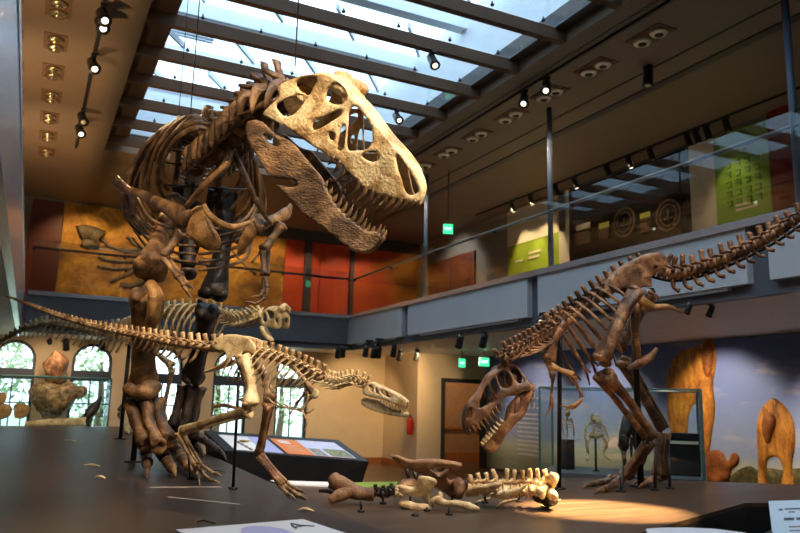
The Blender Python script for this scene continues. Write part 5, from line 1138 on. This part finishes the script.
# --- wall mural
def mural_mat():
    m, t, b = new_mat('painted_sky'); b.inputs['Roughness'].default_value = .65
    tc = t.nodes.new('ShaderNodeTexCoord'); sp = t.nodes.new('ShaderNodeSeparateXYZ'); t.links.new(tc.outputs['Object'], sp.inputs[0])
    r = t.nodes.new('ShaderNodeValToRGB'); e = r.color_ramp.elements; mr = t.nodes.new('ShaderNodeMapRange'); mr.inputs[1].default_value = 0; mr.inputs[2].default_value = 2.6
    t.links.new(sp.outputs[2], mr.inputs[0]); t.links.new(mr.outputs[0], r.inputs['Fac'])
    for i, (p, c) in enumerate(((0, lin(150, 150, 124)), (.16, lin(186, 190, 176)), (.24, lin(150, 166, 206)), (.6, lin(116, 136, 196)), (1, lin(92, 106, 166)))):
        el = e[i] if i < 2 else e.new(p); el.position = p; el.color = (*c, 1)
    mp = t.nodes.new('ShaderNodeMapping'); mp.inputs['Rotation'].default_value = (math.radians(50), 0, 0); mp.inputs['Scale'].default_value = (1, .5, 2.0); t.links.new(tc.outputs['Object'], mp.inputs[0])
    n = t.nodes.new('ShaderNodeTexNoise'); n.inputs['Scale'].default_value = 1.3; n.inputs['Detail'].default_value = 8; n.inputs['Roughness'].default_value = .6; t.links.new(mp.outputs[0], n.inputs['Vector'])
    q = t.nodes.new('ShaderNodeMapRange'); q.inputs[1].default_value = .54; q.inputs[2].default_value = .86; t.links.new(n.outputs['Fac'], q.inputs[0])
    x = t.nodes.new('ShaderNodeMix'); x.data_type = 'RGBA'; t.links.new(q.outputs[0], x.inputs[0]); t.links.new(r.outputs['Color'], x.inputs[6]); x.inputs[7].default_value = (*lin(206, 198, 190), 1)
    t.links.new(x.outputs[2], b.inputs['Base Color']); return m
m = MB(); m.bb(10.97, 11.0, -1, 16.98, .05, ZS - .02); mural = tag(m.build('wall_mural', mural_mat(), None, (10.98, 8, .3)), 'long wall mural of a cloudy blue sky with golden brown prehistoric mammals', 'mural')
M_FUR = ramp_mat('painted_golden_fur', [(.3, lin(120, 66, 20)), (.5, lin(190, 122, 40)), (.7, lin(226, 164, 70))], 3.2, .6, .2, stretch=(1, 2.2, .8))
M_FURD = ramp_mat('painted_brown_fur', [(.3, lin(110, 56, 20)), (.55, lin(164, 92, 36)), (.75, lin(196, 124, 60))], 3.2, .6, .2)
M_BUSH = ramp_mat('painted_scrub', [(.3, lin(48, 46, 24)), (.55, lin(96, 88, 44)), (.75, lin(140, 120, 70))], 9, .7, .2)
def cutout(name, mat, pts, t, lab):
    m = MB(); cdt_slab(m, pts, [], 7, lambda x, y: (onx(x, y, 10.97 - t), onx(x, y, 10.972)), 0); m.build(name, mat, mural, label=lab, normals=True)
cutout('painted_animal', M_FUR, [(667, 398), (667, 378), (672, 362), (681, 352), (692, 348), (700, 346), (703, 338), (709, 336.5), (714, 343), (716, 356), (715, 372), (713, 386), (715, 410), (712, 432), (709, 452), (703, 456), (702, 430), (699, 412), (694, 404), (688, 420), (688, 452), (683, 470), (673, 470), (672, 440), (668, 420)], .008, 'large golden painted mammal')
cutout('painted_animal', M_FURD, [(706, 455), (714, 450), (722, 452), (728, 461), (731, 454), (736, 453), (739, 458), (737, 465), (731, 470), (728, 482), (708, 482)], .010, 'brown painted mammal bending down')
cutout('painted_animal', M_FUR, [(757, 440), (757, 424), (761, 410), (767, 402), (773, 398), (779, 401), (788, 410), (794, 424), (795, 445), (792, 465), (794, 492), (780, 492), (783, 472), (779, 459), (772, 457), (767, 462), (767, 478), (769, 492), (759, 492), (758, 465)], .008, 'golden painted mammal standing at the right')
cutout('painted_face', M_FURD, [(763, 418), (767, 412), (773, 414), (776, 422), (773, 434), (769, 444), (764, 440), (762, 428)], .012, 'brown painted face')
cutout('painted_face', M_FURD, [(703, 345), (707, 342), (712, 346), (713, 362), (710, 376), (704, 374), (702, 358)], .012, 'brown painted face')
cutout('painted_scrub', M_BUSH, [(728, 480), (738, 470), (750, 466), (758, 470), (770, 468), (782, 470), (800, 468), (815, 472), (815, 500), (728, 494)], .006, 'painted green scrub')
for (x0, y0, x1, y1) in ((532, 388, 538, 389.5), (531, 391.5, 539, 396), (529, 403, 539, 408)) : pass
M_MTXT = plain('white_mural_text', lin(214, 214, 222), .6)
for r in range(2):
    for k in range(5):
        a = onx(516 + 5 * k + 1, 392 + r * 10, 10.965); b = onx(516 + 5 * k + 4, 399 + r * 10, 10.965); m = MB(); m.bb(10.955, 10.97, b.y, b.y + (a.y - b.y) * .4, b.z, a.z); m.bb(10.955, 10.97, b.y, a.y, b.z, b.z + .04); m.build('letter', M_MTXT, mural)
for r in range(10):
    a = onx(517 + (r % 2), 413 + 4.4 * r, 10.965); b = onx(541, 414 + 4.4 * r, 10.965); m = MB(); m.bb(10.955, 10.97, b.y, a.y, a.z - .035, a.z); m.build('text_line', M_MTXT, mural)
# --- far left: frilled skull and case by the arched windows
p = at(55, 400, 16.4); R_ = thing('horned_skull', 'large brown frilled skull standing before the arched windows at far left', 'dinosaur skull', V((p.x, p.y, 0)))
px_plate(R_, 'frill', B_UMBER, [(56, 350), (62, 356), (67, 362), (64, 372), (66, 380), (60, 384), (50, 384), (46, 379), (49, 370), (45, 363), (50, 356)], 16.5, (0, .1, -1), .12, (), .15, 3, .03)
px_plate(R_, 'face', B_JUV, [(34, 384), (44, 382), (56, 384), (66, 384), (78, 388), (86, 390), (84, 397), (74, 399), (66, 412), (56, 418), (46, 418), (40, 408), (36, 397), (30, 391)], 16.35, (0, .1, -1), .25, (), .25, 3, .05)
m = MB(); m.cyl((p.x, p.y, 0), (p.x, p.y, 1.7), .05); m.build('support_rod', STEEL, R_)
c0, c1 = ony(-14, 430, 17.12), ony(107, 430, 17.12); ax = V((c1.x - c0.x, c1.y - c0.y, 0)); LW = ax.length; ax.normalize(); ay = V((-ax.y, ax.x, 0)); o0 = V((c0.x, 17.12, 0))
R_ = thing('glass_display_case', 'glass case at far left in front of the arched windows', 'display case', o0)
m = MB(); m.prism([o0, o0 + ax * LW, o0 + ax * LW + ay * .8, o0 + ay * .8], (0, 0, .95)); m.build('plinth', M_DGREY, R_, normals=True)
for (o, a, w) in ((o0, ax, LW), (o0 + ay * .8, ax, LW), (o0, ay, .8), (o0 + ax * LW, ay, .8)):
    m = MB(); m.box(o + a * (w / 2) + Zv * 1.47, (w / 2, .005, .52), (a, a.cross(Zv), Zv)); m.build('glass_pane', M_CASEG, R_); m = MB(); m.tube([o + Zv * 1.99, o + a * w + Zv * 1.99], [.02, .02], 4, smooth=False); m.build('glass_edge', M_CASEE, R_)
    m = MB(); m.cyl(o + Zv * .95, o + Zv * 1.99, .018, n=6); m.build('corner_post', M_CASEE, R_)
def in_c(px, t, z): r = ray(px, 410); n = ay; q = o0 + ay * (.8 * t); k = (q - CAM).dot(n) / r.dot(n); v = CAM + r * k; return V((v.x, v.y, z))
for (x, lab) in ((2, 'orange brown bone plate in the far left glass case, left one'), (21, 'orange brown bone plate in the far left glass case, right one')):
    b_ = in_c(x, .5, .95); R2 = thing('fossil_plate', lab, 'fossil bone', b_); m = MB(); m.cyl(b_, b_ + Zv * .3, .012); m.build('support_rod', STEEL, R2)
    m = MB(); m.ball(b_ + Zv * .33, (.17, .06, .17)); m.ball(b_ + V((-.03, 0, .58)), (.1, .05, .14)) if x < 10 else None; m.rough(.05, 6); m.build('plate', B_TANP, R2)
b_ = in_c(56, .4, .95); R2 = thing('long_fossil', 'long cream fossil lying flat in the far left glass case', 'fossil bone', b_); m = MB(); m.tube([b_ + V((-.55, 0, .07)), b_ + V((0, 0, .10)), b_ + V((.6, 0, .13))], [(.05, .06), (.1, .09), (.08, .09)], 10, steps=12); m.rough(.03, 6); m.build('shaft', B_IVORY, R2)
b_ = in_c(90, .6, .95); R2 = thing('small_skull', 'dark brown skull standing upright at the right end of the far left glass case', 'fossil skull', b_)
m = MB(); m.tube([b_ + V((-.12, 0, .15)), b_ + V((0, 0, .3)), b_ + V((.12, 0, .5)), b_ + V((.2, 0, .68))], [.07, .12, .09, .02], 9, steps=10); m.rough(.03, 8); m.build('cranium', B_DARK, R2); m = MB(); m.tube([b_ + V((0, 0, 0)), b_ + V((.03, 0, .3))], [.05, .06], 8); m.build('jaw', B_DARK, R2)
# --- outside the windows
M_LEAF = ramp_mat('tree_leaves', [(.3, lin(130, 160, 104)), (.55, lin(186, 208, 158)), (.75, lin(226, 236, 206))], 3, .7, .1)
M_BARK = plain('tree_bark', lin(96, 80, 62), .9, var=.3)
wallbox('ground_outside', -40, 60, 20.8, 70, -.3, -.12, plain('lawn', lin(190, 204, 176), .9, var=.1))
TL_ = ['first', 'second', 'third', 'fourth', 'fifth', 'sixth', 'seventh']
for i in range(6):
    x = -5 + 3.6 * i + random.uniform(-.1, .1); y = 27 + random.uniform(-1, 4); h = random.uniform(1.6, 2.4)
    R_ = thing('garden_tree', 'leafy green tree outside the arched windows, %s from the left' % TL_[i], 'tree', (x, y, -.12), 'trees outside the windows')
    m = MB(); m.tube([(x, y, -.12), (x + .1, y, 1.2), (x, y, h + .8)], [.16, .12, .06], 8, steps=8); m.build('trunk', M_BARK, R_)
    m = MB()
    for k in range(1000):
        a = random.uniform(0, 6.283); z = random.uniform(-1, 1); r = random.uniform(.55, 1) ; s = math.sqrt(1 - z * z)
        c = V((x + 1.7 * r * s * math.cos(a), y + 1.5 * r * s * math.sin(a), h + .6 + 2.0 * r * z)); u_ = V((random.gauss(0, 1), random.gauss(0, 1), random.gauss(0, 1))).normalized(); v_ = u_.orthogonal().normalized(); q = random.uniform(.07, .16)
        m.add([c - u_ * q, c + v_ * q * .5, c + u_ * q, c - v_ * q * .5], [(0, 1, 2, 3)])
    m.build('foliage', M_LEAF, R_)
# ================================================================ light
w = bpy.data.worlds.new('sky'); sc.world = w; w.use_nodes = True; t = w.node_tree; bg = t.nodes['Background']
tc = t.nodes.new('ShaderNodeTexCoord'); n = t.nodes.new('ShaderNodeTexNoise'); n.inputs['Scale'].default_value = 3.5; n.inputs['Detail'].default_value = 6
t.links.new(tc.outputs['Generated'], n.inputs['Vector']); r = t.nodes.new('ShaderNodeValToRGB'); t.links.new(n.outputs['Fac'], r.inputs['Fac'])
r.color_ramp.elements[0].position = .42; r.color_ramp.elements[0].color = (.70, .86, 1.0, 1); r.color_ramp.elements[1].position = .62; r.color_ramp.elements[1].color = (.95, 1.0, 1.05, 1)
t.links.new(r.outputs['Color'], bg.inputs['Color']); bg.inputs['Strength'].default_value = 3.5
WARM = (1, .72, .42)
def spot(name, p, aim, power, deg=40, col=WARM, r=.05, blend=.6):
    l = bpy.data.lights.new(name, 'SPOT'); l.energy = power; l.color = col; l.spot_size = math.radians(deg); l.spot_blend = blend; l.shadow_soft_size = r
    o = bpy.data.objects.new(name, l); COL.objects.link(o); o.location = p; o.rotation_euler = (V(aim) - V(p)).to_track_quat('-Z', 'Y').to_euler(); return o
def glow(name, p, power, col=WARM, r=.08):
    l = bpy.data.lights.new(name, 'POINT'); l.energy = power; l.color = col; l.shadow_soft_size = r; o = bpy.data.objects.new(name, l); COL.objects.link(o); o.location = p; return o
spot('spot_head', (2.9, .4, 6.3), at(350, 150, 5.1), 1550, 28, (1, .84, .62))
spot('spot_head_2', (6.4, 3.0, 6.3), at(340, 150, 5.1), 350, 30, (1, .76, .48))
spot('spot_chest', (.4, 1.5, 6.3), at(205, 200, 6.4), 480, 34, (1, .74, .44))
spot('spot_legs', (-.9, 2.2, 6.3), at(160, 400, 6.3), 500, 30, (1, .74, .46))
spot('spot_neck', (.4, 9.8, 6.3), at(200, 130, 6.8), 350, 40, (1, .62, .3))
spot('spot_juvenile', (2.2, 1.0, 6.3), at(250, 380, 5.2), 420, 30, (1, .80, .55))
spot('spot_juvenile_head', (4.4, 2.2, 6.3), at(360, 390, 5.0), 260, 26, (1, .80, .55))
spot('spot_tail', (-.6, 4.0, 6.3), at(70, 320, 6.5), 330, 36, (1, .72, .42))
spot('spot_carnotaur', (2.6, 6.4, 6.4), at(210, 315, 10.7), 700, 34, (1, .80, .52))
spot('spot_subadult', (4.6, 1.6, 6.3), at(600, 330, 6.4), 430, 36, (1, .72, .44))
spot('spot_subadult_head', (2.6, 2.4, 6.3), at(500, 400, 5.8), 330, 24, (1, .72, .44))
spot('spot_hip', (6.46, 9.0, 6.35), at(632, 300, 6.5), 700, 30, (1, .62, .24))
spot('spot_pool', (5.6, 3.2, 6.38), onz(604, 510, ZR), 26000, 12.5, (1, .70, .34), .03, .7)
for k in range(8): spot('downlight', (6.9, 6.75 + 1.07 * k, 6.4), (6.9, 6.75 + 1.07 * k, 0), 70, 120, (1, .84, .64), .1)
for k in range(3): spot('downlight', (3.2, -1.5 + 2 * k, 6.4), (3.2, 1 + 2 * k, 0), 90, 120, (1, .88, .72), .1)  # added general fill under the skylight, no fixtures here
spot('spot_bones', (3.6, 1.4, 6.3), at(450, 490, 5.2), 430, 30, (1, .80, .56))
spot('spot_rail', (3.2, 4.8, 6.4), at(275, 450, 9.4), 700, 26, (1, .92, .8))
spot('corridor_fill', (9.2, 17.4, 6.3), (10.5, 17.6, 5), 110, 100, (1, .88, .74))  # added fill to lift the grey upper wall, no lamp there
spot('spot_far_case', (.6, 15.2, 2.85), (.1, 17.5, 1.2), 160, 80, (1, .74, .46))
spot('spot_far_case', (-.8, 15.6, 2.85), (-.6, 17.5, 1.2), 90, 80, (1, .74, .46))
spot('spot_far_tail', (.4, 9.6, 6.3), at(60, 330, 12), 520, 40, (1, .76, .46))
spot('spot_front', (1.2, .2, 6.3), onz(300, 510, ZL), 260, 40, (1, .86, .7))
for x, y in ((7.6, 17.2), (8.3, 15.6)): spot('wall_wash', (x, y, 2.75), (7.9, 19, 1.3), 90, 95, (1, .70, .38))
spot('wall_wash_end', (8.6, 14.6, 2.75), (8.9, 17.6, 1.3), 110, 80, (1, .72, .42)); spot('wall_wash_passage', (10.8, 17.6, 2.7), (11.2, 19, 1), 70, 130, (1, .72, .46))
for x in (-1.2, .5, 2.1, 3.8, 5.4): spot('window_wall_wash', (x, 17.75, 2.8), (x, 19, 1.6), 26, 110, (1, .74, .5))
for i, y in enumerate((4.5, 7.0, 9.5, 12.5, 15)): spot('mural_wash', (9.4, y, 2.8), (11, y - .2, 1.3), (190, 220, 200, 190, 190)[i], 85, (1, .78, .52))
for x in (.8, 2.4, 4.2, 5.6): spot('rock_wash', (x, 18.6, 6.35), (x, 20.3, 4.8), 130, 80, (1, .66, .28))
for x in (6.9, 8.0, 8.8): spot('red_wash', (x, 18.6, 6.35), (x, 20.3, 4.6), 75, 62, (1, .62, .34))
for px, e in ((512, 200), (531, 200), (575, 25), (630, 30), (716, 40)):
    yy = onx(px, 190, 10.0).y; spot('panel_wash', (9.9, yy, 6.3), (10.45, yy - .05, 4.8), e, 70, (1, .78, .46))
for y in (9, 12, 15): spot('ceiling_uplight', (-.9, y, 4.2), (.1, y + .8, 6.5), 260, 115, (1, .66, .34))
sc.cycles.use_denoising = True
sc.cycles.max_bounces = 8; sc.cycles.transparent_max_bounces = 16

sc.view_settings.exposure = .18
